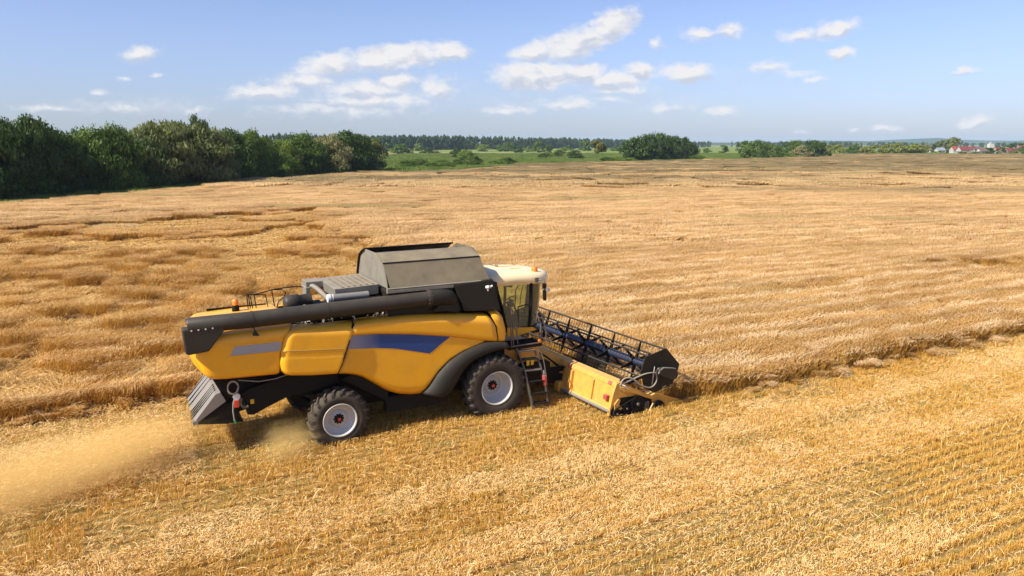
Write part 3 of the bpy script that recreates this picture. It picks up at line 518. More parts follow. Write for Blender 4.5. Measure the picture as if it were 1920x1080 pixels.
# ---- feeder house
m = MB(); m.prism([(.7,2.0),(1.5,1.85),(3.2,1.0),(3.2,.2),(2.6,.25),(.7,.9)], -.65, .65); m.box(1.2,1.9,-.85,.85,1.3,1.75); fh = obj('feeder_house', m, YelD, H, bevel=.02)
m = MB(); m.tube([(.9,-.8,.75),(2.9,-.8,.35)], .06, 10); m.tube(smoothpts([(1.9,-.75,1.5),(2.2,-.95,1.3),(2.5,-.95,1.0),(2.9,-.8,.9)]), .03, 6); m.tube(smoothpts([(1.8,-.75,1.6),(2.3,-1.05,1.2),(2.7,-1.0,.9),(2.95,-.9,1.0)]), .025, 6); m.box(.9,2.2,-1.0,-.66,.7,1.2); m.box(2.0,2.9,-.9,-.66,.5,.9); obj('lift_cylinder', m, BlkD, fh)
obj('side_plate', MB().prism([(1.5,1.55),(2.0,1.45),(1.9,1.2),(1.6,1.05)], -.78, -.68), YelD, fh)

# ---- header (own frame: origin at its near rear corner)
HL = 7.45
Hd = MB()
Hd.prism([(-.13,.25),(-.16,.25),(-.03,1.0),(.0,1.0)], 0, HL); Hd.prism([(-.05,.99),(.0,1.12),(.24,1.15),(.30,1.05),(.1,.97)], 0, HL)
Hd.prism([(-.14,.22),(.1,.05),(1.2,.06),(1.35,.09),(1.2,.12),(.2,.12),(-.05,.3)], 0.02, HL-.02)
for yy in (.02,): Hd.prism([(-.28,.14),(-.26,.34),(-.14,.80),(-.02,1.10),(.18,1.12),(.30,.92),(.78,.74),(1.1,.58),(1.4,.40),(1.42,.2),(.6,.1),(-.2,.08)], -.04, .06)
Hd.prism([(-.28,.14),(-.14,.80),(-.02,1.10),(.18,1.12),(.30,.92),(.78,.74),(1.1,.58),(1.4,.40),(1.42,.2),(.6,.1),(-.2,.08)], HL-.06, HL+.04)
for yy in (1.0,2.2,5.2,6.4): Hd.prism([(-.22,.3),(-.11,.95),(-.05,.95),(-.14,.3)], yy-.04, yy+.04)
Hd.prism([(-.26,.28),(-.2,.36),(-.12,.34),(-.14,.22)], 0, HL)
hd = obj('header', Hd, YelD, H, bevel=.01); hd.location = (3.0,-3.5,0); hd.rotation_euler = (0,0,R(3.8))
def hp(name, m, mt, bevel=0, solid=0): return obj(name, m, mt, hd, bevel, solid)
hp('rear_pipe', MB().tube([(-.24,-.02,.26),(-.24,2.6,.26)], .05, 12), Stl); hp('rear_pipe', MB().tube([(-.24,4.8,.26),(-.24,HL,.26)], .05, 12), Stl)
hp('pipe_bracket', MB().box(-.36,-.12,2.46,2.72,.16,.50), YelD, bevel=.03)
hp('diagonal_brace', MB().bar((-.19,2.5,.80),(-.19,3.9,.36),.05), YelD); hp('panel_rib', MB().prism([(-.24,.28),(-.13,.96),(-.04,.96),(-.14,.28)], 2.02, 2.10), YelD)
for yy, zz, xx in ((.25,1.02,-.05),(2.3,1.02,-.05)): hp('red_reflector', MB().prism([(xx-.02,zz-.01),(xx+.03,zz+.08),(xx+.06,zz+.08),(xx+.03,zz)], yy-.08, yy+.08), RedP)
hp('marker_lamp', MB().box(-.22,-.12,.18,.34,.55,.70), RedP, bevel=.01)
hp('dark_side_plate', MB().prism([(-.08,.52),(.12,.64),(1.0,.58),(1.36,.36),(1.52,.04),(.2,-.05),(-.24,.02),(-.22,.3)], -.06, -.045), BlkD)
hp('side_casting', MB().prism([(-.12,.48),(.02,.62),(.1,.60),(.05,.45),(.2,.30),(-.1,.2)], -.09, -.05), YelD)
for (px_, pz, pr) in ((-.06,.20,.15),(.30,.30,.13),(.72,.36,.26),(1.56,.13,.20)):
    pl = hp('pulley', MB().lathe((px_,-.13,pz), [(.001,-.03),(pr*.3,-.03),(pr*.35,-.01),(pr*.85,-.01),(pr,-.03),(pr,.03),(pr*.001,.03)], 24), BlkD)
    obj('pulley_hub', MB().lathe((px_,-.17,pz), [(.001,-.01),(pr*.2,-.01),(pr*.2,.02)], 10), Rail, pl)
hp('drive_belt', MB().tube([(-.06,-.13,.36),(.68,-.13,.60)], .018, 6).tube([(-.06,-.13,.05),(.34,-.13,.14),(.74,-.13,.16)], .018, 6), BlkD)
m = MB(); 
for k in range(9): m.tube([(1.08 + .085*math.cos(a) , -.14, .34 - k*.028 + .03*math.sin(a)) for a in np.linspace(0, 6.28, 9)], .010, 5)
hp('spring', m, Rail)
hp('straw_stub', MB().bar((1.28,-.2,.30),(1.02,-.24,-.02),.035).bar((1.05,-.2,.16),(.98,-.2,.0),.03), mat('straw_piece', (.6,.40,.15), .7))
hp('skid_loop', MB().tube(smoothpts([(-.27,-.06,.12),(-.24,-.1,.0),(.1,-.12,-.03),(.5,-.1,.02)]), .018, 6), BlkD)
dv = hp('crop_divider', MB().add([(1.30,-.10,.50),(1.44,-.10,.56),(1.44,.14,.56),(1.2,.14,.5),(2.62,.02,.12),(1.36,-.08,.22),(1.36,.14,.20)], [(0,4,1),(1,4,2),(0,5,4),(5,6,4),(6,2,4),(0,1,2,3),(0,3,6,5)]), YelD, solid=-.004)
hp('crop_divider', MB().add([(1.30,HL-.14,.50),(1.44,HL-.14,.56),(1.44,HL+.1,.56),(1.2,HL+.1,.5),(2.62,HL,.035),(1.36,HL-.14,.20),(1.36,HL+.08,.20)], [(0,4,1),(1,4,2),(0,5,4),(5,6,4),(6,2,4),(0,1,2,3),(0,3,6,5)]), YelD, solid=-.004)
hp('side_fairing', MB().prism([(.10,.98),(.3,.98),(.78,.78),(1.1,.6),(1.45,.45),(1.36,.38),(1.0,.52),(.6,.70),(.2,.82)], -.12, .05), YelD, bevel=.02)
m = MB(); n_ = 95
for k in range(n_): yy = .05 + (HL-.1) * k / (n_-1); m.add([(1.28,yy-.03,.08),(1.28,yy+.03,.08),(1.46,yy,.07),(1.28,yy,.11)], [(0,1,2),(0,2,3),(1,3,2)])
m.box(1.1,1.3,.02,HL-.02,.05,.09); hp('cutter_bar', m, Rail)
m = MB(); m.tube([(.55,.08,.45),(.55,HL-.08,.45)], .19, 20)
for half in (0, 1):
    y0, y1, sg = ((.1, HL/2-.5, 1), (HL-.1, HL/2+.5, -1))[half]; g_ = []
    for k in range(120):
        a = k * .32 * sg; yy = y0 + (y1-y0)*k/119; g_.append([(.55+.18*math.cos(a), yy, .45+.18*math.sin(a)), (.55+.30*math.cos(a), yy, .45+.30*math.sin(a))])
    m.grid(g_)
hp('feed_auger', m, Stl)
# reel
rc = (1.70, 1.22); RR = .66
for k in range(6):
    a = R(72 - 60*k); bx, bz = rc[0] + RR*math.cos(a), rc[1] + RR*math.sin(a); m = MB(); m.tube([(bx,.06,bz),(bx,HL-.06,bz)], .032, 8)
    for j in range(48): yy = .12 + (HL-.24)*j/47; m.tube([(bx,yy,bz),(bx-.03,yy,bz-.14),(bx-.10,yy,bz-.27)], .009, 4, caps=False)
    hp('reel_bat', m, Tube)
hp('reel_shaft', MB().tube([(rc[0],.06,rc[1]),(rc[0],HL-.06,rc[1])], .125, 20), Blu)
for yy in (1.15, 2.45, 3.72, 5.0, 6.3):
    m = MB()
    for k in range(6):
        a = R(72 - 60*k); c_, s_ = math.cos(a), math.sin(a)
        m.add([(rc[0]+.10*c_-.07*s_, yy-.015, rc[1]+.10*s_+.07*c_),(rc[0]+.10*c_+.07*s_, yy-.015, rc[1]+.10*s_-.07*c_),(rc[0]+RR*c_+.02*s_, yy-.015, rc[1]+RR*s_-.02*c_),(rc[0]+RR*c_-.02*s_, yy-.015, rc[1]+RR*s_+.02*c_),
               (rc[0]+.10*c_-.07*s_, yy+.015, rc[1]+.10*s_+.07*c_),(rc[0]+.10*c_+.07*s_, yy+.015, rc[1]+.10*s_-.07*c_),(rc[0]+RR*c_+.02*s_, yy+.015, rc[1]+RR*s_-.02*c_),(rc[0]+RR*c_-.02*s_, yy+.015, rc[1]+RR*s_+.02*c_)],
              [(0,1,2,3),(7,6,5,4),(0,4,5,1),(1,5,6,2),(2,6,7,3),(3,7,4,0)])
    hp('reel_spider', m, BlkD)
shp = [(1.89,1.90),(2.46,1.31),(2.34,.95),(2.20,.70),(1.47,.55),(1.06,.78),(.90,1.30),(1.06,1.74)]
es = hp('end_shield', MB().prism(shp, -.03, .0), Blk, bevel=.008); hp('end_shield', MB().prism(shp, HL, HL+.03), Blk, bevel=.008)
m = MB(); m.prism(smoothpts([(1.48,1.28),(1.62,1.36),(2.05,1.28),(2.28,1.12),(2.22,.95),(2.05,.90),(1.62,1.08),(1.46,1.18),(1.48,1.28)],1)[:-1], -.22, -.03); obj('drive_cover', m, Tube, es, bevel=.03)
obj('cover_trim', MB().tube([(1.5,-.22,1.30),(1.62,-.22,1.37),(2.0,-.22,1.30),(2.12,-.22,1.26)], .02, 6).tube([(1.45,-.2,1.2),(1.50,-.22,1.32),(1.42,-.2,1.38)], .025, 6), Stl, es)
hp('reel_arm', MB().bar((.15,.02,1.14),(1.62,-.05,1.22),.07,.06).bar((.45,.0,1.0),(1.2,.0,1.2),.05), BlkD); hp('reel_arm', MB().bar((.15,HL,1.14),(1.62,HL+.05,1.22),.07,.06), BlkD)
m = MB()
m.tube(smoothpts([(1.40,-.12,1.20),(1.30,-.18,1.26),(.95,-.2,1.30),(.55,-.16,1.20),(.25,-.1,1.10),(.05,-.08,1.05)],2), .022, 6)
m.tube(smoothpts([(1.42,-.12,1.25),(1.40,-.2,1.0),(1.28,-.2,.85),(1.08,-.22,.82),(.75,-.2,.96),(.5,-.16,1.2),(.3,-.12,1.26),(.12,-.1,1.2),(.1,-.08,1.05)],2), .022, 6)
m.tube(smoothpts([(1.36,-.12,1.42),(1.30,-.16,1.3),(1.28,-.16,1.1),(1.22,-.18,.9)],2), .016, 6); m.tube(smoothpts([(.1,-.08,1.1),(.05,-.1,.95),(.1,-.1,.85),(.4,-.1,.84),(.9,-.1,.76),(1.3,-.1,.6)],1), .012, 5)
hp('hydraulic_hose', m, Hose)
m = MB()
for k in range(5): m.tube([(.13+k*.03,-.08,1.06-k*.03),(.20+k*.03,-.16,1.02-k*.03)], .016, 6)
hp('hose_coupling', m, Wht)
# ================================================================== terrain and vegetation
rng = np.random.default_rng(11)
ca, sa = math.cos(R(YAW)), math.sin(R(YAW))
def to_m(X, Y):   # world -> machine frame (along, lateral)
    dx, dy = X - OX, Y - OY; return dx * ca + dy * sa, -dx * sa + dy * ca
def to_w(a, l): return OX + a * ca - l * sa, OY + a * sa + l * ca
_perm = rng.random((256, 256))
def vnoise(x, y, s, oct=3):
    out = 0; amp = 1; tot = 0
    for o in range(oct):
        xx = x / s + 37.7 * o; yy = y / s + 11.3 * o; xi = np.floor(xx).astype(int); yi = np.floor(yy).astype(int); fx = xx - xi; fy = yy - yi
        fx = fx*fx*(3-2*fx); fy = fy*fy*(3-2*fy); g = lambda i, j: _perm[(xi+i) % 256, (yi+j) % 256]
        out = out + amp * ((g(0,0)*(1-fx)+g(1,0)*fx)*(1-fy)+(g(0,1)*(1-fx)+g(1,1)*fx)*fy); tot += amp; amp *= .5; s *= .5
    return out / tot
FIELD = np.array([(-110,-60),(-92,20),(-74,76),(-66,96),(-64.5,103),(-60.5,112),(-58,125),(-56,144),(-50.5,157),(-47.5,174),(-39.5,188),(-36.5,202),(-15,206),(-6,236),(8,285),(54,319),(116,376),(197,480),(228,548),(375,556),(900,590),(900,-60)], float)
def inpoly(X, Y, P):
    ins = np.zeros(X.shape, bool); n = len(P); j = n - 1
    for i in range(n):
        xi, yi = P[i]; xj, yj = P[j]
        with np.errstate(divide='ignore', invalid='ignore'):
            c = ((yi > Y) != (yj > Y)) & (X < (xj - xi) * (Y - yi) / (yj - yi) + xi)
        ins ^= c; j = i
    return ins
def is_crop(X, Y, pad=0.0):
    a, l = to_m(X, Y); wob = .22 * (vnoise(a + 500, l * 0 + 3.3, 1.1, 2) - .5)
    cut = (l < 4.25 + wob * 2 + pad) & ((a < 4.55 + pad) | (l < -3.38 + .42 * np.clip(7.2 - a, 0, 1) + wob + pad))
    return inpoly(X, Y, FIELD) & ~cut
def lodge_mask(X, Y):
    b1 = 2 + (Y - 30) * -.35 - X; b2 = 92 + (X + 23) * .88 - Y
    n = (vnoise(X, Y, 9, 2) - .5)
    m = np.clip((b1 + n * 10) / 6, 0, 1) * np.clip((b2 + n * 14) / 5, 0, 1)
    p = np.clip(1 - (np.hypot((X - 34) / 13, (Y - 46) / 3.0)) + n * .5, 0, 1) * 2   # tangled strip at the right
    return np.clip(np.maximum(m, p), 0, 1)
def view(X, Y, pad=6): return (np.abs(X) < .70 * Y + pad) & (Y > 7)

# -- ground sheet: meadows and far fields
Gm = bpy.data.materials.new('meadow'); Gm.use_nodes = True; t = Gm.node_tree; b = t.nodes['Principled BSDF']; b.inputs['Roughness'].default_value = .95; b.inputs['Specular IOR Level'].default_value = .1
pos = N(t, 'ShaderNodeNewGeometry').outputs['Position']
def NZ(t, vec, scale, det=4, rough=.55, mul=None):
    if mul: q = N(t, 'ShaderNodeVectorMath', operation='MULTIPLY'); q.inputs[1].default_value = mul; t.links.new(vec, q.inputs[0]); vec = q.outputs[0]
    n = N(t, 'ShaderNodeTexNoise'); n.inputs['Scale'].default_value = scale; n.inputs['Detail'].default_value = det; n.inputs['Roughness'].default_value = rough; t.links.new(vec, n.inputs['Vector']); return n.outputs['Fac']
def RAMP(t, fac, stops):
    r = N(t, 'ShaderNodeValToRGB'); t.links.new(fac, r.inputs[0]); e = r.color_ramp.elements
    while len(e) < len(stops): e.new(.5)
    for i, (p, c) in enumerate(stops): e[i].position = p; e[i].color = (*c, 1)
    return r.outputs[0]
def MIXC(t, f, a, b_):
    m = N(t, 'ShaderNodeMix', data_type='RGBA')
    for i, v in ((0, f), (6, a), (7, b_)):
        if isinstance(v, (int, float)): m.inputs[i].default_value = v
        elif isinstance(v, tuple): m.inputs[i].default_value = (*v, 1)
        else: t.links.new(v, m.inputs[i])
    return m.outputs[2]
c1 = RAMP(t, NZ(t, pos, .012, 5, .6, (1, .55, 1)), [(.38, (.13, .19, .03)), (.48, (.22, .26, .05)), (.55, (.16, .21, .04)), (.64, (.32, .29, .09))])
c2 = RAMP(t, NZ(t, pos, .25, 5, .7), [(.35, (.06, .11, .02)), (.65, (.19, .22, .07))])
t.links.new(MIXC(t, .42, c1, c2), b.inputs['Base Color'])
bp = N(t, 'ShaderNodeBump'); bp.inputs['Strength'].default_value = .8; bp.inputs['Distance'].default_value = .5; t.links.new(NZ(t, pos, .8, 6, .7), bp.inputs['Height']); t.links.new(bp.outputs[0], b.inputs['Normal'])
m = MB(); S = 14000; m.add([(-S,-400,-.02),(S,-400,-.02),(S,S,-.02),(-S,S,-.02)], [(0,1,2,3)])
tag(obj('ground', m, Gm), kind='structure')
# darker wet strip and far plots of the meadow as separate thin sheets
Wet = mat('wet_meadow', (.07, .15, .05), .9, var=(.14, .21, .045), vscale=.06, vamt=.8, gen=True, spec=.1)
m = MB(); m.add([(-40,215,-.012),(-17,221,-.012),(-7,248,-.012),(8,309,-.012),(56,348,-.012),(62,372,-.012),(30,345,-.012),(0,310,-.012),(-20,275,-.012),(-45,262,-.012)], [tuple(range(10))]); tag(obj('wet_meadow', m, Wet), kind='structure')
Str = mat('dry_plot', (.30, .25, .12), .95, var=(.20, .20, .07), vscale=.02, vamt=.8, gen=True, spec=.1)
m = MB(); m.add([(-170,620,-.008),(60,640,-.008),(80,720,-.008),(-180,760,-.008)], [(0,1,2,3)]); m.add([(-60,420,-.008),(-30,430,-.008),(30,500,-.008),(-60,560,-.008),(-110,520,-.008)], [(0,1,2,3,4)]); m.add([(400,2600,-.008),(3600,2900,-.008),(4200,4300,-.008),(500,4200,-.008)], [(0,1,2,3)]); tag(obj('dry_grass', m, Str), kind='structure')
# -- soil and cut stubble ground
Soil = bpy.data.materials.new('stubble_ground'); Soil.use_nodes = True; t = Soil.node_tree; b = t.nodes['Principled BSDF']; b.inputs['Roughness'].default_value = .95; b.inputs['Specular IOR Level'].default_value = .1
pos = N(t, 'ShaderNodeNewGeometry').outputs['Position']
rot = N(t, 'ShaderNodeVectorRotate', rotation_type='Z_AXIS'); rot.inputs['Angle'].default_value = -R(YAW); t.links.new(pos, rot.inputs['Vector'])
fine = RAMP(t, NZ(t, rot.outputs[0], 9, 8, .75, (.6, 1.6, 1)), [(.30, (.09, .055, .02)), (.45, (.30, .18, .055)), (.62, (.54, .36, .13))])
big = RAMP(t, NZ(t, rot.outputs[0], .35, 5, .6, (.25, 1.3, 1)), [(.35, (.30, .18, .055)), (.60, (.46, .30, .12))])
t.links.new(MIXC(t, .35, fine, big), b.inputs['Base Color'])
bp = N(t, 'ShaderNodeBump'); bp.inputs['Strength'].default_value = 1; bp.inputs['Distance'].default_value = .08; t.links.new(NZ(t, rot.outputs[0], 14, 8, .8, (.5, 1.5, 1)), bp.inputs['Height']); t.links.new(bp.outputs[0], b.inputs['Normal'])
# field surface with gentle wheel ruts, 0.5 m cells near the camera
def sheet(x0, x1, y0, y1, st, fz, keep=None):
    nx = int((x1 - x0) / st) + 1; ny = int((y1 - y0) / st) + 1
    X, Y = np.meshgrid(x0 + st * np.arange(nx), y0 + st * np.arange(ny)); Z = fz(X, Y)
    idx = np.arange(nx * ny).reshape(ny, nx); q = np.stack([idx[:-1,:-1], idx[:-1,1:], idx[1:,1:], idx[1:,:-1]], -1)
    if keep is not None: q = q[keep(X[:-1,:-1] + st/2, Y[:-1,:-1] + st/2)]
    return np.stack([X, Y, Z], -1).reshape(-1, 3), q.reshape(-1, 4)
def npmesh(name, V, Q, m, smooth=True, link=True, mats=None, mi=None):
    me = bpy.data.meshes.new(name); me.vertices.add(len(V)); me.vertices.foreach_set('co', np.asarray(V, np.float32).ravel())
    k = Q.shape[1]; me.loops.add(Q.size); me.loops.foreach_set('vertex_index', Q.astype(np.int32).ravel())
    me.polygons.add(len(Q)); me.polygons.foreach_set('loop_start', np.arange(0, Q.size, k, dtype=np.int32)); me.polygons.foreach_set('loop_total', np.full(len(Q), k, np.int32))
    me.polygons.foreach_set('use_smooth', np.full(len(Q), smooth))
    for mm in (mats or [m]): me.materials.append(mm)
    if mi is not None: me.polygons.foreach_set('material_index', np.asarray(mi, np.int32))
    me.update(); me.validate(); o = bpy.data.objects.new(name, me)
    if link: COL.objects.link(o)
    return o
def gz(X, Y):
    a, l = to_m(X, Y); return .004 + .035 * (vnoise(X, Y, 2.5, 3) - .5) * np.clip((60 - Y) / 30, 0, 1) + .035*(np.clip((60 - Y) / 30, 0, 1))*.5
V, Q = sheet(-118, 170, -25, 76, .75, gz); tag(npmesh('stubble_field', V, Q, Soil), kind='structure')
# -- crop canopy surface (far field) 
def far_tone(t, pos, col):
    # grazing-angle dulling painted in by position: greener tan far off, paler streaks
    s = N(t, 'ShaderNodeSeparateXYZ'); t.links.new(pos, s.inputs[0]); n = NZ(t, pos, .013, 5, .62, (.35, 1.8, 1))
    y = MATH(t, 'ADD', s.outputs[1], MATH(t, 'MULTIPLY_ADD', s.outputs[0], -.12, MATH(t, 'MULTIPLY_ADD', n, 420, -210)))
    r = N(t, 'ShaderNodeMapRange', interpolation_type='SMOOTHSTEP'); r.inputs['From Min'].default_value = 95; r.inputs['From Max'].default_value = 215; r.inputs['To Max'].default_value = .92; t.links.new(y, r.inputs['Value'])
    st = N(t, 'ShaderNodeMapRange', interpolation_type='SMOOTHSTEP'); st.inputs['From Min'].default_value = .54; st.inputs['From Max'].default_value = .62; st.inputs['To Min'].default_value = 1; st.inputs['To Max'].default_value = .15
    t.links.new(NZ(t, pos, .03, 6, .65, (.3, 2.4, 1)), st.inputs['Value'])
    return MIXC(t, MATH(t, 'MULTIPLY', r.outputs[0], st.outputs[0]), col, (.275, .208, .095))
def crop_colors(t, pos, ear=True):
    """maturity bands that drift across the field"""
    w = NZ(t, pos, .018, 5, .6, (.45, 1.5, 1)); w2 = NZ(t, pos, .22, 4, .6, (.6, 1.5, 1)); w3 = NZ(t, pos, 9.0, 2, .5)
    return w, w2, w3
Can = bpy.data.materials.new('barley_canopy'); Can.use_nodes = True; t = Can.node_tree; b = t.nodes['Principled BSDF']; b.inputs['Roughness'].default_value = .9; b.inputs['Specular IOR Level'].default_value = .1
pos = N(t, 'ShaderNodeNewGeometry').outputs['Position']; w, w2, w3 = crop_colors(t, pos)
band = RAMP(t, w, [(.36, (.28, .185, .075)), (.47, (.33, .22, .09)), (.52, (.50, .36, .19)), (.57, (.34, .225, .095)), (.66, (.44, .28, .11))])
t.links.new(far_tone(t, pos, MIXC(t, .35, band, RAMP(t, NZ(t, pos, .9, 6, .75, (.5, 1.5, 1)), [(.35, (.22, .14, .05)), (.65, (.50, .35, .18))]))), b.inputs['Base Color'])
bp = N(t, 'ShaderNodeBump'); bp.inputs['Strength'].default_value = .9; bp.inputs['Distance'].default_value = .3; t.links.new(NZ(t, pos, 1.6, 7, .8), bp.inputs['Height']); t.links.new(bp.outputs[0], b.inputs['Normal'])
cz = lambda X, Y: (.52 + .05 * (vnoise(X, Y, 6, 3) - .5)) * (1 - .82 * lodge_mask(X, Y))
V, Q = sheet(-118, 210, 62, 230, 1.6, cz, lambda X, Y: is_crop(X, Y) & (np.abs(X) < .78*Y+20))
cn = npmesh('barley_field', V, Q, Can); tag(cn, 'distant part of the ripe tan barley field stretching to the meadow and village', 'barley field', kind='stuff')
V, Q = sheet(-118, 168, -20, 72, 1.5, lambda X, Y: cz(X, Y) + .1, lambda X, Y: is_crop(X, Y) & ~view(X, Y, 3.5)); o3 = npmesh('near_margin', V, Q, Can)
V, Q = sheet(-60, 620, 226, 660, 5, lambda X, Y: cz(X, Y) + .04, lambda X, Y: is_crop(X, Y)); o2 = npmesh('barley_field_far', V, Q, Can)
# join both sheets into the one field object
def join_mesh(a, b_):
    va = np.empty(len(a.data.vertices)*3, np.float32); a.data.vertices.foreach_get('co', va); vb = np.empty(len(b_.data.vertices)*3, np.float32); b_.data.vertices.foreach_get('co', vb)
    qa = np.empty(len(a.data.polygons)*4, np.int32); a.data.polygons.foreach_get('vertices', qa); qb = np.empty(len(b_.data.polygons)*4, np.int32); b_.data.polygons.foreach_get('vertices', qb)
    o = npmesh('tmp', np.concatenate([va, vb]).reshape(-1, 3), np.concatenate([qa, qb + len(a.data.vertices)]).reshape(-1, 4), a.data.materials[0], link=False)
    a.data = o.data; bpy.data.objects.remove(o); bpy.data.objects.remove(b_)
join_mesh(cn, o2); join_mesh(cn, o3); cn.data.name = 'barley_field'

# -- straw materials
def rust(t, pos, col):
    # the wind-flattened side of the crop is a rustier brown; greenish weedy drifts elsewhere
    s = N(t, 'ShaderNodeSeparateXYZ'); t.links.new(pos, s.inputs[0]); n = MATH(t, 'MULTIPLY_ADD', NZ(t, pos, .09, 4, .6), 16, -8)
    b1 = MATH(t, 'MULTIPLY', MATH(t, 'ADD', MATH(t, 'MULTIPLY_ADD', s.outputs[1], -.35, 12.5), MATH(t, 'SUBTRACT', n, s.outputs[0])), .16, clamp=True)
    b2 = MATH(t, 'MULTIPLY', MATH(t, 'ADD', MATH(t, 'MULTIPLY_ADD', s.outputs[0], .88, 112.2), MATH(t, 'SUBTRACT', n, s.outputs[1])), .18, clamp=True)
    q = N(t, 'ShaderNodeMix', data_type='RGBA', blend_type='MULTIPLY'); t.links.new(MATH(t, 'MULTIPLY', b1, b2), q.inputs[0]); t.links.new(col, q.inputs[6]); q.inputs[7].default_value = (.96, .90, .76, 1)
    g = N(t, 'ShaderNodeMapRange', interpolation_type='SMOOTHSTEP'); g.inputs['From Min'].default_value = .575; g.inputs['From Max'].default_value = .67; g.inputs['To Max'].default_value = .55; t.links.new(NZ(t, pos, .05, 5, .6, (.55, 1.5, 1)), g.inputs['Value'])
    return MIXC(t, g.outputs[0], q.outputs[2], (.40, .33, .12))
def straw(name, stops_big, tint, transl=.25, greens=0.0, big_scale=.06, far=False, fs=7, fa=.45, crest=False):
    m = bpy.data.materials.new(name); m.use_nodes = True; t = m.node_tree; b = t.nodes['Principled BSDF']; b.inputs['Roughness'].default_value = .6; b.inputs['Specular IOR Level'].default_value = .25
    pos = N(t, 'ShaderNodeNewGeometry').outputs['Position']
    col = RAMP(t, NZ(t, pos, big_scale, 5, .6, (.6, 1.4, 1)), stops_big)
    col = MIXC(t, fa, col, RAMP(t, NZ(t, pos, fs, 2, .5), tint))
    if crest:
        # sheen of bent ears painted over pale awn colour, in rows along drilling
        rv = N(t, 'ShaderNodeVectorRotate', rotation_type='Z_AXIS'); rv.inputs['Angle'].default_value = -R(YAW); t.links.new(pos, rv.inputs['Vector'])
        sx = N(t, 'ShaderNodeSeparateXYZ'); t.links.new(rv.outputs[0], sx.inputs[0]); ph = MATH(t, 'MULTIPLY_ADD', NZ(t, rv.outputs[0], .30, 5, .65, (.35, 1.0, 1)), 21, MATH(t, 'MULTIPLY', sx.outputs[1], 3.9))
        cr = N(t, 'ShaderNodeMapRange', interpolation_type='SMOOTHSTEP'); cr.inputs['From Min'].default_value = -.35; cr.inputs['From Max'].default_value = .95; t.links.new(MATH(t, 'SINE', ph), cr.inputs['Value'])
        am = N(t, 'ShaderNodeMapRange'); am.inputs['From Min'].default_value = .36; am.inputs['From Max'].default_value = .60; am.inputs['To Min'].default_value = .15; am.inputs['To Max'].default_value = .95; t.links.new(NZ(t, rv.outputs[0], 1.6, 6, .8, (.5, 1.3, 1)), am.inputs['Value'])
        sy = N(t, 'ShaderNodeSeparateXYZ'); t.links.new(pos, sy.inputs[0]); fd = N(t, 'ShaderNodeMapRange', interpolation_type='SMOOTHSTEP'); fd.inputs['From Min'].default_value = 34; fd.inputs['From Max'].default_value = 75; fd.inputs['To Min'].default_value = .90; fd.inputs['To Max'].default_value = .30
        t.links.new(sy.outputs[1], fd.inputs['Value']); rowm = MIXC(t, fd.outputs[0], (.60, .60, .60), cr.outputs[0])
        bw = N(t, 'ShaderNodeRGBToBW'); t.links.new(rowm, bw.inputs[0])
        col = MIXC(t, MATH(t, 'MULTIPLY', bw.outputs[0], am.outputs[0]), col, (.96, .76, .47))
    if far:
        k = N(t, 'ShaderNodeMapRange'); k.inputs['From Min'].default_value = .40; k.inputs['From Max'].default_value = .60; k.inputs['To Min'].default_value = .76; k.inputs['To Max'].default_value = 1.10
        rt_ = N(t, 'ShaderNodeVectorRotate', rotation_type='Z_AXIS'); rt_.inputs['Angle'].default_value = -R(YAW - 8); t.links.new(pos, rt_.inputs['Vector'])
        t.links.new(NZ(t, rt_.outputs[0], .6, 6, .72, (.16, 1.8, 1)), k.inputs['Value']); q = N(t, 'ShaderNodeMix', data_type='RGBA', blend_type='MULTIPLY'); q.inputs[0].default_value = 1
        t.links.new(col, q.inputs[6]); gg = N(t, 'ShaderNodeCombineColor'); [t.links.new(k.outputs[0], gg.inputs[i]) for i in (0,)]; t.links.new(MATH(t, 'POWER', k.outputs[0], 1.25), gg.inputs[1]); t.links.new(MATH(t, 'POWER', k.outputs[0], 1.7), gg.inputs[2]); t.links.new(gg.outputs[0], q.inputs[7]); col = q.outputs[2]
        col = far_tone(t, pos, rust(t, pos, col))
    if greens:
        gmask = N(t, 'ShaderNodeMapRange'); gmask.inputs['From Min'].default_value = .60; gmask.inputs['From Max'].default_value = .68; gmask.inputs['To Max'].default_value = greens
        t.links.new(NZ(t, pos, 1.3, 4, .7), gmask.inputs['Value']); col = MIXC(t, gmask.outputs[0], col, (.16, .24, .035))
    t.links.new(col, b.inputs['Base Color'])
    tr = N(t, 'ShaderNodeBsdfTranslucent'); t.links.new(col, tr.inputs[0]); ms = N(t, 'ShaderNodeMixShader'); ms.inputs[0].default_value = transl
    t.links.new(b.outputs[0], ms.inputs[1]); t.links.new(tr.outputs[0], ms.inputs[2]); t.links.new(ms.outputs[0], t.nodes['Material Output'].inputs[0]); return m
Stalk = straw('barley_stalk', [(.40, (.52, .27, .04)), (.60, (.62, .37, .075))], [(.4, (.44, .21, .03)), (.6, (.70, .45, .13))], .3, far=True)
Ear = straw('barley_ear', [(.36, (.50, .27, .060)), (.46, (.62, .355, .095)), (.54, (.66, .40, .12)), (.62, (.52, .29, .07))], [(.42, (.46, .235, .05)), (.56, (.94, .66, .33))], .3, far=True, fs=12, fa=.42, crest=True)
Lodg = straw('lodged_straw', [(.38, (.60, .36, .10)), (.50, (.76, .54, .23)), (.60, (.62, .37, .10))], [(.4, (.50, .29, .08)), (.6, (.90, .69, .37))], .25, .0, .15, far=True)
Stub = straw('stubble_stalk', [(.38, (.63, .345, .045)), (.52, (.76, .46, .10)), (.64, (.63, .365, .05))], [(.4, (.55, .29, .035)), (.6, (.88, .57, .16))], .25, .6, .4)
Loose = straw('loose_straw', [(.40, (.80, .505, .17)), (.60, (.90, .62, .26))], [(.4, (.70, .43, .13)), (.6, (.98, .76, .42))], .2, .0, .4)
Shoot = mat('green_shoot', (.10, .20, .025), .6, transl=.3)

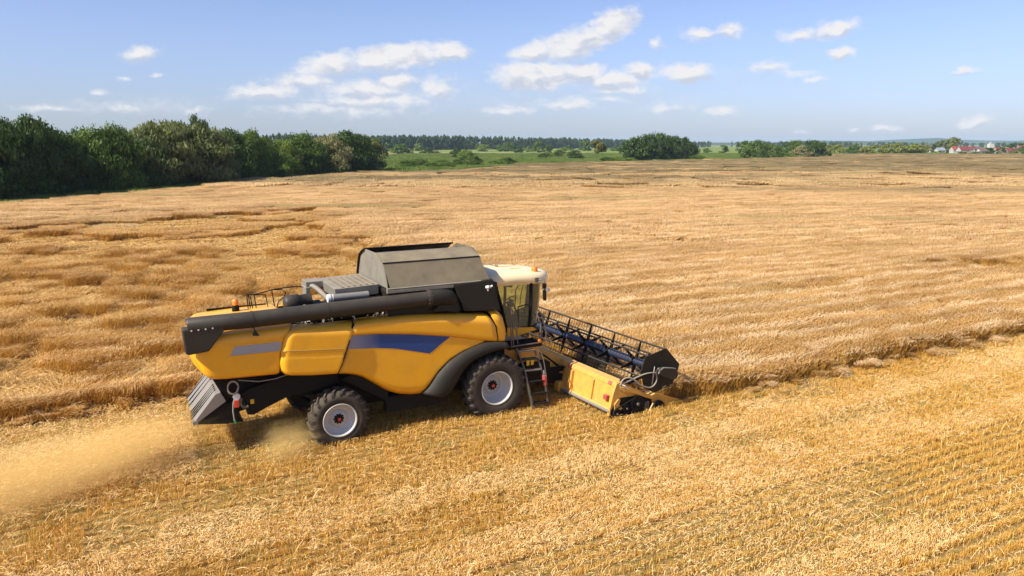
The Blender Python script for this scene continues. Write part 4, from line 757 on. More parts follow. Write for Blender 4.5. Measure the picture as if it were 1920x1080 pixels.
def strips(P, W, side):
    """P: (n, k, 3) polylines; W: (n, k) half widths; side: (n, 3) unit vectors -> quads"""
    n, k, _ = P.shape; A = P - side[:, None, :] * W[..., None]; B = P + side[:, None, :] * W[..., None]
    V = np.stack([A, B], 2).reshape(n, k * 2, 3); base = (np.arange(n) * k * 2)[:, None]
    q = np.concatenate([base + np.array([[2*i, 2*i+1, 2*i+3, 2*i+2]]) for i in range(k - 1)], 1).reshape(-1, 4)
    return V.reshape(-1, 3), q
def pack(parts, mats, name):
    V = []; Q = []; M = []; off = 0
    for v, q, mi in parts: V.append(v); Q.append(q + off); M.append(np.full(len(q), mi)); off += len(v)
    return npmesh(name, np.concatenate(V), np.concatenate(Q), None, False, False, mats, np.concatenate(M))
def hv(n): a = rng.uniform(0, 2*np.pi, n); return np.stack([np.cos(a), np.sin(a), np.zeros(n)], -1)
def standing(name, size, n, h, ws, we, lean=.12, earl=.16):
    x = rng.uniform(-size/2, size/2, n); y = rng.uniform(-size/2, size/2, n); hh = h * rng.normal(1, .09, n); L = rng.normal(0, lean, (n, 2)) + [.10, .05]
    base = np.stack([x, y, np.zeros(n)], -1); top = base + np.stack([L[:,0]*hh, L[:,1]*hh, hh], -1); mid = base + (top - base) * .5 + np.stack([-L[:,0]*.06, -L[:,1]*.06, hh*0], -1)
    s1 = strips(np.stack([base, mid, top], 1), np.tile([ws, ws, ws*.7], (n, 1)), hv(n))
    d = hv(n) * .5 + [.75, .35, 0]; d /= np.linalg.norm(d, axis=1)[:, None]; el = earl * rng.uniform(.7, 1.3, n)[:, None]
    e1 = top + (d * .75 + [0, 0, .25]) * el; e2 = e1 + (d * .8 + [0, 0, -.55]) * el * .9
    sd_ = np.cross(d, [0, 0, 1.0]); sd_ += hv(n)*.3; sd_ /= np.linalg.norm(sd_, axis=1)[:, None]
    s2 = strips(np.stack([top, e1, e2], 1), np.stack([np.full(n, we*.5), np.full(n, we), np.full(n, we*.15)], 1) * rng.uniform(.7, 1.3, n)[:, None], sd_)
    nl = n // 3; bi = rng.integers(0, n, nl); p0 = base[bi] * 1.0; p0[:, 2] = hh[bi] * rng.uniform(.25, .6, nl); dd = hv(nl); p1 = p0 + dd * .12 * size**.3 + [0, 0, .05]; p2 = p1 + dd * .10 * size**.3 - [0, 0, .10]
    s3 = strips(np.stack([p0, p1, p2], 1), np.tile([ws, ws*1.5, ws*.3], (nl, 1)), np.cross(dd, [0, 0, 1.0]))
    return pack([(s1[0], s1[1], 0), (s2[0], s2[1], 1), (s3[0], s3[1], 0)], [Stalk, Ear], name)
def lodged(name, size, n, h, ws, seed_dir):
    x = rng.uniform(-size/2, size/2, n); y = rng.uniform(-size/2, size/2, n); z = h * rng.uniform(.05, 1, n) ** .8
    ang = seed_dir + (vnoise(x * 3 + seed_dir * 9, y * 3, 2.2, 2) - .5) * 5 + rng.normal(0, .25, n); d = np.stack([np.cos(ang), np.sin(ang), np.zeros(n)], -1); ln = rng.uniform(.25, .6, n)[:, None] * min(1.8, size**.5)
    p0 = np.stack([x, y, z * .55], -1); p1 = p0 + d * ln * .5 + np.stack([0*x, 0*x, z * .5], -1); p2 = p0 + d * ln + np.stack([0*x, 0*x, z*.25 - .06], -1)
    sd_ = np.cross(d, [0, 0, 1.0]) + np.stack([0*x, 0*x, rng.normal(0, .5, n)], -1); sd_ /= np.linalg.norm(sd_, axis=1)[:, None]
    s = strips(np.stack([p0, p1, p2], 1), np.stack([np.full(n, ws), np.full(n, ws*1.3), np.full(n, ws*2.0)], 1), sd_)
    return pack([(s[0], s[1], 0)], [Lodg], name)
def stubble(name, size, rows, per, h, ws, shoots=12):
    n = rows * per; x = rng.uniform(-size/2, size/2, n); y = (np.repeat(np.arange(rows), per) + .5) / rows * size - size/2 + rng.normal(0, .045, n); hh = h * rng.uniform(.55, 1.2, n) ; L = rng.normal(0, .16, (n, 2))
    base = np.stack([x, y, np.zeros(n)], -1); top = base + np.stack([L[:,0]*hh, L[:,1]*hh, hh], -1)
    s = strips(np.stack([base, top], 1), np.tile([ws, ws*.9], (n, 1)), hv(n)); p = [(s[0], s[1], 0)]
    if shoots:
        b_ = np.stack([rng.uniform(-size/2, size/2, shoots), rng.uniform(-size/2, size/2, shoots), np.zeros(shoots)], -1); dd = hv(shoots)
        s = strips(np.stack([b_, b_ + dd*.03 + [0,0,.09], b_ + dd*.10 + [0,0,.13]], 1), np.tile([.006,.007,.001], (shoots, 1)), hv(shoots)); p.append((s[0], s[1], 1))
    return pack(p, [Stub, Shoot], name)
def litter(name, size, n, z, lmin, lmax, ws, along=.5):
    x = rng.uniform(-size/2, size/2, n); y = rng.uniform(-size/2, size/2, n); a = np.where(rng.random(n) < along, rng.normal(0, .5, n), rng.uniform(0, 6.28, n)); d = np.stack([np.cos(a), np.sin(a), rng.normal(0, .25, n)], -1)
    l = rng.uniform(lmin, lmax, n)[:, None]; c = np.stack([x, y, rng.uniform(.01, z, n)], -1); sd_ = np.cross(d, [0, 0, 1.0]) + np.stack([0*x, 0*x, rng.normal(0, .4, n)], -1); sd_ /= np.linalg.norm(sd_, axis=1)[:, None]
    P = np.stack([c - d*l/2, c + [0, 0, .02], c + d*l/2], 1); P[..., 2] = np.maximum(P[..., 2], .01)
    s = strips(P, np.tile([ws, ws, ws], (n, 1)) * rng.uniform(.6, 1.4, n)[:, None], sd_); return pack([(s[0], s[1], 0)], [Loose], name)

def scatter(name, variants, pts, rot, scl, idx):
    """one object whose geometry nodes stand a variant on every point"""
    col = bpy.data.collections.new(name + '_patches')
    for i, v in enumerate(variants): v.name = f'{name}_patch_{i:02d}'; col.objects.link(v)
    me = bpy.data.meshes.new(name); me.vertices.add(len(pts)); me.vertices.foreach_set('co', np.asarray(pts, np.float32).ravel())
    a = me.attributes.new('rot', 'FLOAT_VECTOR', 'POINT'); a.data.foreach_set('vector', np.asarray(rot, np.float32).ravel())
    a = me.attributes.new('scl', 'FLOAT_VECTOR', 'POINT'); a.data.foreach_set('vector', np.asarray(scl, np.float32).ravel())
    a = me.attributes.new('idx', 'INT', 'POINT'); a.data.foreach_set('value', np.asarray(idx, np.int32))
    o = bpy.data.objects.new(name, me); COL.objects.link(o)
    ng = bpy.data.node_groups.new(name, 'GeometryNodeTree'); ng.interface.new_socket('Geometry', in_out='INPUT', socket_type='NodeSocketGeometry'); ng.interface.new_socket('Geometry', in_out='OUTPUT', socket_type='NodeSocketGeometry')
    gi = ng.nodes.new('NodeGroupInput'); go = ng.nodes.new('NodeGroupOutput'); ip = ng.nodes.new('GeometryNodeInstanceOnPoints'); ci = ng.nodes.new('GeometryNodeCollectionInfo')
    ci.inputs['Collection'].default_value = col; ci.inputs['Separate Children'].default_value = True; ci.inputs['Reset Children'].default_value = True; ip.inputs['Pick Instance'].default_value = True
    def at(nm, ty): n = ng.nodes.new('GeometryNodeInputNamedAttribute'); n.data_type = ty; n.inputs['Name'].default_value = nm; return n.outputs['Attribute']
    L = ng.links.new; L(gi.outputs[0], ip.inputs['Points']); L(ci.outputs[0], ip.inputs['Instance']); L(at('idx', 'INT'), ip.inputs['Instance Index'])
    eu = ng.nodes.new('FunctionNodeEulerToRotation'); L(at('rot', 'FLOAT_VECTOR'), eu.inputs[0]); L(eu.outputs[0], ip.inputs['Rotation']); L(at('scl', 'FLOAT_VECTOR'), ip.inputs['Scale']); L(ip.outputs[0], go.inputs[0])
    md = o.modifiers.new('scatter', 'NODES'); md.node_group = ng; return o
def cells(x0, x1, y0, y1, st):
    X, Y = np.meshgrid(np.arange(x0, x1, st), np.arange(y0, y1, st)); X = X.ravel(); Y = Y.ravel(); return X, Y
def mcells(st, ymin, ymax, xr=90):   # cells in the machine frame
    A, L = cells(-70, 160, -40, 160, st); X, Y = to_w(A, L); k = view(X, Y) & (Y > ymin) & (Y <= ymax) & (np.abs(X) < xr); return A[k], L[k], X[k], Y[k]

# ---- standing + lodged barley
var = [standing('v', 1.05, 460, .74, .0055, .0085, .16, .23) for _ in range(6)]                 # 0-5 upright
var += [lodged('v', 1.25, 430, .24, .005, s) for s in (0, 1, 2, 3, 4, 5)]                       # 6-11 flattened
var += [standing('v', 1.1, 420, .74, .0055, .0055, .28, .17) for _ in range(4)]                 # 12-15 loose orange tufts
var += [standing('v', .5, 150, .72, .0055, .0075, .20, .20) for _ in range(4)]                   # 16-19 small pieces for the cut edge
var += [standing('v', 3.1, 1700, .74, .012, .020, .16, .30) for _ in range(4)]                  # 20-23
var += [lodged('v', 3.4, 1500, .24, .013, s) for s in (0, 2, 4, 5)]                             # 24-27
var += [standing('v', 3.0, 1400, .74, .015, .015, .30, .24) for _ in range(3)]                  # 28-30
var += [standing('v', 8.0, 2600, .72, .040, .06, .18, .5) for _ in range(4)]                    # 31-34
pts = []; rot = []; scl = []; idx = []
def push(X, Y, i, zs, jit, yj):
    n = len(X); idx.append(i); pts.append(np.stack([X + rng.normal(0, jit, n), Y + rng.normal(0, jit, n), np.zeros(n)], -1))
    rot.append(np.stack([rng.normal(0, .03, n), rng.normal(0, .03, n), yj], -1)); scl.append(np.stack([rng.uniform(.95, 1.2, n), rng.uniform(.95, 1.2, n), zs], -1))
def hmap(X, Y, b0, n0, b1, n1, b2, n2):
    lm = lodge_mask(X, Y); a, l = to_m(X, Y); n = len(X)
    tuft = .42 * vnoise(a * .8 + 90, l * .8, 3.4, 3) + .58 * vnoise(a * 1.1, l * .8 + 50, 1.0, 2) + rng.normal(0, .03, n)
    up = lm < .3 + .4 * rng.random(n); tf = tuft > .565
    i = np.where(up, b0 + rng.integers(0, n0, n), np.where(tf, b2 + rng.integers(0, n2, n), b1 + rng.integers(0, n1, n)))
    rows = .5 + .5 * np.sin(l * 2.1 + 3 * vnoise(a, l, 7, 2))
    z = np.where(up, .92 + .13 * (vnoise(X, Y, 3.0, 3) - .5) - .07 * rows * (lm < .3) + rng.normal(0, .025, n), np.where(tf, .45 + 5.0 * np.clip(tuft - .565, 0, .11) + rng.normal(0, .05, n), .5 + 1.5 * vnoise(X, Y, 1.3, 2) + rng.normal(0, .1, n)))
    yw = np.where(up | tf, R(YAW) + rng.normal(0, .5, n), rng.uniform(0, 6.28, n)); return i, np.clip(z, .2, 1.4), yw
def edge_d(X, Y):      # distance inside the cut edge
    a, l = to_m(X, Y); near = np.minimum(np.where(a < 4.55, 99, l + 3.38), 99); return np.where(l > 4.25, 99, np.where(a < 4.55, -1, np.minimum(a - 4.55, l + 3.38)))
A, L, X, Y = mcells(.92, 10, 55); al, ll = to_m(X, Y); k = is_crop(X, Y) & ((ll > 4.75) | ((al > 5.1) & (ll > -2.75))); X, Y = X[k], Y[k]; i, z, yw = hmap(X, Y, 0, 6, 6, 6, 12, 4); push(X, Y, i, z, .08, yw)
A, L, X, Y = mcells(.38, 10, 58); al, ll = to_m(X, Y); k = is_crop(X, Y) & ~((ll > 4.75) | ((al > 5.1) & (ll > -2.75))); X, Y = X[k], Y[k]; n = len(X)
ed = edge_d(X, Y); ed = np.where(ed < 0, 0, ed); push(X, Y, 16 + rng.integers(0, 4, n), (.88 + .34 * (vnoise(X, Y, 1.1, 3) - .5)) * np.clip(.82 + ed * .5 + rng.normal(0, .09, n), .4, 1.05), .07, R(YAW) + rng.normal(0, .6, n)); k_ = ed < .5; rot[-1][k_, 0] = rng.uniform(-.08, .16, k_.sum()) ; rot[-1][k_, 2] = R(YAW) + rng.normal(0, .5, k_.sum())
X, Y = cells(-110, 160, 55, 135, 2.5); k = view(X, Y, 4) & is_crop(X, Y); X, Y = X[k], Y[k]; i, z, yw = hmap(X, Y, 20, 4, 24, 4, 28, 3); z = .62 + (z - .62) * .7; push(X, Y, i, z, .5, yw)
X, Y = cells(-120, 460, 135, 600, 7.0); k = view(X, Y, 4) & is_crop(X, Y); X, Y = X[k], Y[k]; n = len(X); push(X, Y, 31 + rng.integers(0, 4, n), .95 + .15*rng.random(n), 1.5, rng.uniform(0, 6.28, n))
# stalks leaning out and lying along the cut edge
for off, nn_ in ((-3.62, 95), (4.05, 120)):
    e_a = np.sort(rng.uniform(7.3 if off < 0 else -16, 46 if off < 0 else 6, nn_)); e_l = off + .16*rng.normal(size=nn_); X, Y = to_w(e_a, e_l)
    push(X, Y, np.where(rng.random(nn_) < .5, 6 + rng.integers(0, 6, nn_), 16 + rng.integers(0, 4, nn_)), rng.uniform(.22, .5, nn_), .05, rng.uniform(0, 6.28, nn_)); scl[-1][:, :2] *= .6; rot[-1][:, 0] = rng.uniform(.0, .4, nn_)
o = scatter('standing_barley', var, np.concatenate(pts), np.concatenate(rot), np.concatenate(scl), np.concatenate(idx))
tag(o, 'ripe barley crop, upright and wind-flattened, around the uncut side of the field', 'barley', kind='stuff')
print('barley patches', len(o.data.vertices))
# ---- stubble
var = [stubble('v', 1.0, 3, 250, .16, .0042) for _ in range(5)] + [stubble('v', 1.0, 3, 150, .13, .0042, 26) for _ in range(3)]
A, L, X, Y = mcells(.98, 9, 62); k = ~is_crop(X, Y, -.3) & inpoly(X, Y, FIELD); A, L, X, Y = A[k], L[k], X[k], Y[k]
thin = vnoise(A * .5, L * 1.4, 2.0, 3) > .58; n = len(X)
o = scatter('stubble', var, np.stack([X, Y, np.full(n, .01)], -1), np.stack([np.zeros(n), np.zeros(n), R(YAW) + math.pi * rng.integers(0, 2, n)], -1),
            np.stack([np.ones(n), np.full(n, .98), rng.uniform(.8, 1.15, n)], -1), np.where(thin, 5 + rng.integers(0, 3, n), rng.integers(0, 5, n)))
tag(o, 'golden cut stubble in rows with loose green shoots in the harvested part of the field', 'stubble', kind='stuff'); print('stubble', n)
# ---- loose straw lying in swaths
var = [litter('v', 1.1, 1100, .11, .03, .13, .0036) for _ in range(4)] + [litter('v', 1.1, 260, .10, .03, .18, .004) for _ in range(3)] + [litter('v', 1.1, 60, .12, .05, .25, .004, .8) for _ in range(2)]
A, L, X, Y = mcells(.9, 9, 60); k = ~is_crop(X, Y, -.2); A, L, X, Y = A[k], L[k], X[k], Y[k]
d = np.exp(-((L + 5.7) / .75) ** 2) + .75 * np.exp(-((L + 8.3) / 1.1) ** 2) + .55 * np.exp(-((L + 2.55) / .22) ** 2) + .5 * np.exp(-((L + 12.2) / .5) ** 2) + .5*np.exp(-((L+16.)/.8)**2) + .9 * np.exp(-((L - .3) / 2.0) ** 2) * (A < -8) + .3 * (L > 2.6)
d = d + .9 * (vnoise(A * .6, L * 1.4, 2.2, 3) - .5) * (L < -4.2) + .15 - .35 * np.clip((A - 4) / 8, 0, 1) * (L < -9)
k0 = d > .62; k1_ = (d <= .62) & (d > .25); n = len(X); idx_ = np.where(k0, rng.integers(0, 4, n), np.where(k1_, 4 + rng.integers(0, 3, n), 7 + rng.integers(0, 2, n)))
o = scatter('loose_straw', var, np.stack([X, Y, np.full(n, .035)], -1), np.stack([np.zeros(n), np.zeros(n), R(YAW) + rng.normal(0, .4, n)], -1), np.stack([np.ones(n), np.ones(n), rng.uniform(.8, 1.5, n)], -1), idx_)
tag(o, 'pale chopped straw scattered in swaths over the stubble', 'straw', kind='stuff')
# ---- meadow grass along the field edge and between the shrubs
Grs = mat('meadow_grass', (.11, .19, .03), .7, var=(.26, .28, .07), vscale=.08, vamt=.9, gen=True, transl=.3, spec=.2)
def grass(size, n, h, w):
    x = rng.uniform(-size/2, size/2, n); y = rng.uniform(-size/2, size/2, n); b_ = np.stack([x, y, 0*x], -1); hh = h*rng.uniform(.4, 1.2, n)[:, None]; tp = b_ + hv(n)*hh*.3 + hh*[0, 0, 1]
    s = strips(np.stack([b_, tp], 1), np.tile([w, w*.3], (n, 1)), hv(n)); o = npmesh('v', s[0], s[1], Grs, False, False); return o
var = [grass(3, 500, .7, .04) for _ in range(3)] + [grass(10, 900, .8, .13) for _ in range(3)]
X, Y = cells(-90, 60, 90, 330, 3.0); k = view(X, Y, 0) & ~inpoly(X - 1.2, Y + 1.2, FIELD) & inpoly(X + 9, Y - 9, FIELD); X1, Y1 = X[k], Y[k]
X, Y = cells(-80, 330, 225, 620, 8.0); k = view(X, Y, 0) & ~inpoly(X - 3, Y + 3, FIELD) & ~inpoly(X + 4, Y - 4, FIELD); X2, Y2 = X[k], Y[k]
X = np.concatenate([X1, X2]) + rng.normal(0, .6, len(X1)+len(X2)); Y = np.concatenate([Y1, Y2]) + rng.normal(0, .6, len(X)); n = len(X)
o = scatter('meadow_grass', var, np.stack([X, Y, 0*X], -1), np.stack([0*X, 0*X, rng.uniform(0, 6.28, n)], -1), np.stack([np.ones(n), np.ones(n), rng.uniform(.5, 1.3, n)], -1), np.concatenate([rng.integers(0, 3, len(X1)), 3 + rng.integers(0, 3, len(X2))]))
tag(o, 'rough green grass of the meadow beyond the barley field', 'grass', kind='stuff')

# ================================================================== trees and shrubs
def leafmat(name, col, col2, tr=.4):
    m = bpy.data.materials.new(name); m.use_nodes = True; t = m.node_tree; b = t.nodes['Principled BSDF']; b.inputs['Roughness'].default_value = .55; b.inputs['Specular IOR Level'].default_value = .3
    pos = N(t, 'ShaderNodeNewGeometry').outputs['Position']; c = RAMP(t, NZ(t, pos, .22, 4, .7), [(.40, col), (.60, col2)]); c = MIXC(t, .35, c, RAMP(t, NZ(t, pos, 3.5, 2, .5), [(.4, tuple(v*.6 for v in col)), (.6, tuple(v*1.35 for v in col2))]))
    t.links.new(c, b.inputs['Base Color']); x = N(t, 'ShaderNodeBsdfTranslucent'); t.links.new(c, x.inputs[0]); ms = N(t, 'ShaderNodeMixShader'); ms.inputs[0].default_value = tr
    t.links.new(b.outputs[0], ms.inputs[1]); t.links.new(x.outputs[0], ms.inputs[2]); t.links.new(ms.outputs[0], t.nodes['Material Output'].inputs[0]); return m
LM = {'dark': leafmat('leaves_dark', (0.026, 0.061, 0.009), (0.079, 0.133, 0.018)), 'mid': leafmat('leaves_mid', (0.053, 0.109, 0.013), (0.132, 0.197, 0.022)),
      'light': leafmat('leaves_light', (0.112, 0.184, 0.019), (0.224, 0.286, 0.037)), 'willow': leafmat('leaves_willow', (0.092, 0.122, 0.027), (0.224, 0.245, 0.069)),
      'pale': leafmat('leaves_pale', (0.185, 0.190, 0.062), (0.330, 0.306, 0.125)), 'yellow': leafmat('leaves_yellow', (0.145, 0.177, 0.022), (0.304, 0.313, 0.050)),
      'spiky': leafmat('leaves_spiky', (0.059, 0.084, 0.015), (0.132, 0.156, 0.027)), 'lone': leafmat('leaves_lone', (0.145, 0.150, 0.031), (0.238, 0.224, 0.056)), 'wood': leafmat('leaves_far_wood', (0.026, 0.054, 0.018), (0.059, 0.098, 0.022), .15)}
Bark = mat('bark', (.10, .075, .05), .9, var=(.16, .13, .10), vscale=2, vamt=.7)
def crown(nlobe, nleaf, ls, low=.12, top_w=.55, spike=0.0, open_=.0):
    """unit crown: radius 1 in x/y, height 1"""
    r_ = rng; V = []; cs = []
    for i in range(nlobe):
        z = low + (1 - low - .12) * ((i + r_.random()) / nlobe); prof = math.sin(math.pi * min(1, (z - low + .22) / (1.16 - low))) ** .6 * (1 if z < .6 else 1 - (z - .6) * (1 - top_w) * 1.6)
        a = r_.uniform(0, 6.28); q = prof * (.30 + .50 * math.sqrt(r_.random())) if i else 0; cs.append((q*math.cos(a), q*math.sin(a), z, r_.uniform(.17, .32) * (.8 + .4*prof), r_.uniform(.06, .12)))
    cs = np.array(cs); n = nleaf; k = r_.integers(0, nlobe, n); c = cs[k]
    d = r_.normal(size=(n, 3)); d /= np.linalg.norm(d, axis=1)[:, None]; rad = (1 - open_*r_.random(n)) * r_.uniform(.62, 1.08, n) + spike * np.abs(r_.normal(size=n)) * (d[:, 2] > .2)
    p = c[:, :3] + d * np.stack([c[:, 3]*rad, c[:, 3]*rad, c[:, 4]*rad], -1)
    # sprays: nudge the leaves onto twigs so the edge breaks up
    tw = r_.normal(size=(max(8, n // 14), 3)) * [.05, .05, .022]; p += tw[r_.integers(0, len(tw), n)]
    return p, d
def crown_obj(name, p, d, ls, asp=1.0, droop=0.0):
    n = len(p); nrm = d + [0, 0, .25] + rng.normal(0, .38, (n, 3)); nrm /= np.linalg.norm(nrm, axis=1)[:, None]; u = np.cross(nrm, rng.normal(size=(n, 3))); u /= np.linalg.norm(u, axis=1)[:, None]
    if droop: u = u * (1 - droop) + np.array([0, 0, -1.0]) * droop; u /= np.linalg.norm(u, axis=1)[:, None]
    v = np.cross(nrm, u); s = ls * rng.uniform(.6, 1.4, n)[:, None]; a = p - u*s*asp - v*s*.2; b_ = p + v*s*.7; c = p + u*s*asp + v*s*.15; e = p - v*s*.75
    V = np.stack([a, b_, c, e], 1).reshape(-1, 3); V[:, 2] = np.maximum(V[:, 2], .0); return V, np.arange(4*n).reshape(n, 4)
def trunk_mb(h0, limbs, lean=.05, r=.035, spread=.5, stems=1):
    m = MB(); rr = random.Random(int(rng.integers(1e6)))
    for s in range(stems):
        bx = rr.uniform(-.12, .12) * (stems > 1); by = rr.uniform(-.12, .12) * (stems > 1); tx = bx*2.5 + rr.uniform(-lean, lean); ty = by*2.5 + rr.uniform(-lean, lean)
        m.tube([(bx, by, -.01), (bx*1.3, by*1.3, h0*.5), (tx, ty, h0), (tx*1.3, ty*1.3, .75)], [r*1.3, r, r*.75, r*.15], 7)
        for k in range(limbs):
            a = rr.uniform(0, 6.28); z0 = rr.uniform(h0*.6, h0*1.5); L = spread * rr.uniform(.6, 1); m.tube([(tx, ty, z0), (tx + L*.5*math.cos(a), ty + L*.5*math.sin(a), z0 + .13), (tx + L*math.cos(a), ty + L*math.sin(a), z0 + .30)], [r*.5, r*.3, r*.1], 5)
    return m
PROTO = {}
def proto(kind, detail, i):
    key = (kind, detail, i)
    if key in PROTO: return PROTO[key]
    n = {0: 11000, 1: 3200, 2: 900}[detail]; ls = {0: .026, 1: .042, 2: .075}[detail]
    if kind in ('willow', 'pale', 'yellow'): p, d = crown(46 if detail < 2 else 14, n, ls, .06, .8, .03); V, Q = crown_obj('c', p, d, ls, 1.5, .45)
    elif kind == 'spiky': p, d = crown(14, n // 2, ls, .30, .35, .22, .3); V, Q = crown_obj('c', p, d, ls, 1.3)
    elif kind == 'lone': p, d = crown(12, n, ls, .48, .7, .05); V, Q = crown_obj('c', p, d, ls)
    else: p, d = crown(50 if detail < 2 else 14, n, ls, .05, .55, .07); V, Q = crown_obj('c', p, d, ls)
    V[:, :2] *= 1 / max(1e-3, np.percentile(np.abs(V[:, :2]), 98.5)); V[:, 2] /= np.percentile(V[:, 2], 99.7)
    co = npmesh('crown', V, Q, LM['dark'], False, False)
    st = {'lone': 1, 'spiky': 1}.get(kind, 3 if kind in ('willow', 'yellow') else 2); tm = trunk_mb(.5 if kind == 'lone' else .3, 5, r=.022 if kind == 'lone' else .024, stems=st)
    me = bpy.data.meshes.new('trunk'); me.from_pydata(tm.v, [], tm.f); me.polygons.foreach_set('use_smooth', tm.sm); me.materials.append(Bark)
    PROTO[key] = (co.data, me); return PROTO[key]
LOOK = {'dark': 'dark green', 'mid': 'mid green', 'light': 'bright green', 'willow': 'olive green willow-like', 'pale': 'pale greyish', 'yellow': 'yellow-green rounded', 'spiky': 'tall sparse pointed', 'lone': 'brownish thin-stemmed'}
ORD = ['first','second','third','fourth','fifth','sixth','seventh','eighth','ninth','tenth','eleventh','twelfth','thirteenth','fourteenth','fifteenth','sixteenth','seventeenth','eighteenth','nineteenth','twentieth','twenty-first','twenty-second','twenty-third','twenty-fourth','twenty-fifth','twenty-sixth','twenty-seventh','twenty-eighth','twenty-ninth','thirtieth','thirty-first','thirty-second','thirty-third','thirty-fourth','thirty-fifth','thirty-sixth','thirty-seventh','thirty-eighth','thirty-ninth','fortieth']
def plant(x, y, h, w, kind, label, group, cat=None):
    d = math.hypot(x, y); det = 0 if d < 235 and h > 3 else (1 if d < 480 else 2); cm, tm = proto(kind, det, int(rng.integers(0, 4)))
    big = h > 5.2 or kind in ('lone', 'spiky')
    root = empty('tree' if big else 'shrub', (x, y, -.02), rng.uniform(0, 6.28)); root.scale = (1, 1, 1)
    tag(root, label, cat or ('tree' if big else 'shrub'), group)
    for nm, me in (('crown' if big else 'foliage', cm), ('trunk' if big else 'stems', tm)):
        o = bpy.data.objects.new(nm, me); COL.objects.link(o); o.parent = root; o.scale = (w / 2, w / 2, h)
        if nm in ('crown', 'foliage'): o.material_slots[0].link = 'OBJECT'; o.material_slots[0].material = LM[kind]
    return root
PL = [(-72,99,11.5,7.7,'dark'),(-71,104,10.7,5.9,'dark'),(-71,108,11.4,4.6,'dark'),(-70,111,11.9,5.6,'dark'),(-69,116,10.1,5.8,'dark'),(-69,119,9.1,5.1,'dark'),(-67,123,10.6,7.0,'mid'),(-65,126,11.1,5.4,'mid'),(-66,130,4.2,4.2,'pale'),(-64,134,8.7,5.7,'dark'),(-63,137,11.9,7.8,'willow'),(-62,144,12.0,11.3,'willow'),(-61,149,13.5,4.8,'spiky'),(-59,153,10.8,5.5,'willow'),(-59,162,11.1,6.4,'dark'),(-56,164,10.9,5.3,'mid'),(-55,169,9.4,6.0,'mid'),(-54,180,9.0,5.4,'light'),(-51,186,10.6,8.0,'mid'),(-48,189,8.5,5.4,'dark'),(-47,199,10.3,7.8,'pale'),(-42,206,11.4,8.8,'dark'),(-40,218,10.1,5.9,'willow'),(-44,199,1.9,4.3,'mid'),(-114,682,8.9,10.7,'dark'),(-95,644,8.0,12.9,'mid'),(-87,644,4.4,6.4,'pale'),(-110,892,8.6,8.9,'light'),(-78,682,4.7,8.8,'dark'),(-70,644,4.9,6.4,'dark'),(-64,644,3.1,5.5,'pale'),(-145,1289,9.8,11.1,'mid'),(-133,1289,8.9,8.3,'mid'),(-85,1451,11.0,18.6,'yellow'),(-43,967,8.7,6.2,'mid'),(-30,828,7.4,13.0,'light'),(-12,828,6.9,10.6,'mid'),(-5,892,9.8,12.7,'mid'),(-30,413,5.7,5.3,'dark'),(-24,399,5.0,7.4,'light'),(-20,275,2.5,3.5,'mid'),(-14,275,3.8,5.1,'mid'),(-19,304,3.4,5.2,'mid'),(-35,251,2.6,5.4,'mid'),(-34,275,2.7,5.5,'mid'),(-26,246,2.2,4.6,'mid'),(-22,251,2.1,4.7,'mid'),(-28,304,1.7,4.8,'mid'),(-39,210,1.5,1.5,'light'),(-2,282,3.1,5.2,'mid'),(-6,289,2.0,5.0,'mid'),(4,724,6.0,11.4,'dark'),(16,773,5.3,8.8,'light'),(26,724,10.0,10.3,'mid'),(30,610,7.2,4.8,'mid'),(17,413,3.1,4.1,'dark'),(21,429,3.0,3.7,'mid'),(27,445,4.6,5.1,'mid'),(46,682,4.7,8.3,'light'),(32,386,4.8,6.1,'dark'),(72,967,6.0,10.4,'mid'),(85,892,11.7,11.5,'mid'),(37,330,9.4,5.2,'lone'),(91,773,5.3,8.3,'dark'),(40,321,2.7,5.5,'mid'),(45,330,2.5,4.7,'light'),(119,892,4.3,8.9,'mid'),(112,773,5.9,9.9,'mid'),(11,312,0.9,3.6,'mid'),(17,312,1.3,3.3,'light'),(32,321,0.7,3.2,'light'),(2,296,1.0,3.8,'mid'),(57,350,10.7,10.5,'dark'),(62,350,12.1,9.5,'dark'),(70,361,12.7,9.8,'dark'),(78,373,11.6,9.1,'dark'),(87,386,10.9,7.7,'dark'),(90,386,8.8,7.2,'dark'),(91,373,2.6,5.9,'mid'),(53,340,1.9,4.9,'light'),(175,682,4.2,6.8,'mid'),(99,386,1.1,2.5,'mid'),(179,644,7.1,6.0,'mid'),(175,724,5.0,6.7,'pale'),(187,610,10.1,11.3,'mid'),(129,399,9.6,12.0,'mid'),(141,413,7.7,10.0,'mid'),(148,413,2.9,9.4,'light'),(260,724,10.0,7.8,'dark'),(166,445,9.8,8.3,'mid'),(164,429,7.1,8.6,'pale'),(170,429,9.8,9.8,'dark'),(182,445,8.3,7.0,'dark'),(284,682,7.1,8.3,'yellow'),(277,644,7.6,10.6,'yellow'),(290,644,7.6,10.6,'mid'),(259,579,5.2,7.4,'mid'),(271,579,6.4,7.9,'yellow'),(295,610,7.2,11.3,'yellow'),(304,610,8.0,11.8,'yellow'),(313,610,8.8,13.1,'yellow'),(322,610,8.0,12.2,'yellow'),(328,610,6.7,7.0,'yellow'),(351,644,8.0,6.9,'pale'),(378,682,8.0,7.3,'dark'),(393,682,13.2,17.0,'willow'),(343,610,2.5,7.8,'light'),(360,610,2.1,7.8,'mid'),(368,610,2.1,7.8,'light'),(376,610,2.1,7.8,'mid'),(383,610,5.1,5.7,'dark'),(393,610,5.5,4.8,'dark'),(387,610,2.1,6.1,'mid'),(400,610,2.1,7.0,'light'),(453,682,8.5,13.6,'dark'),(410,610,4.6,11.3,'mid')]
hedge = [p for p in PL if p[1] < 224]; rest = [p for p in PL if p[1] >= 224]
hedge.sort(key=lambda p: p[0] / p[1])
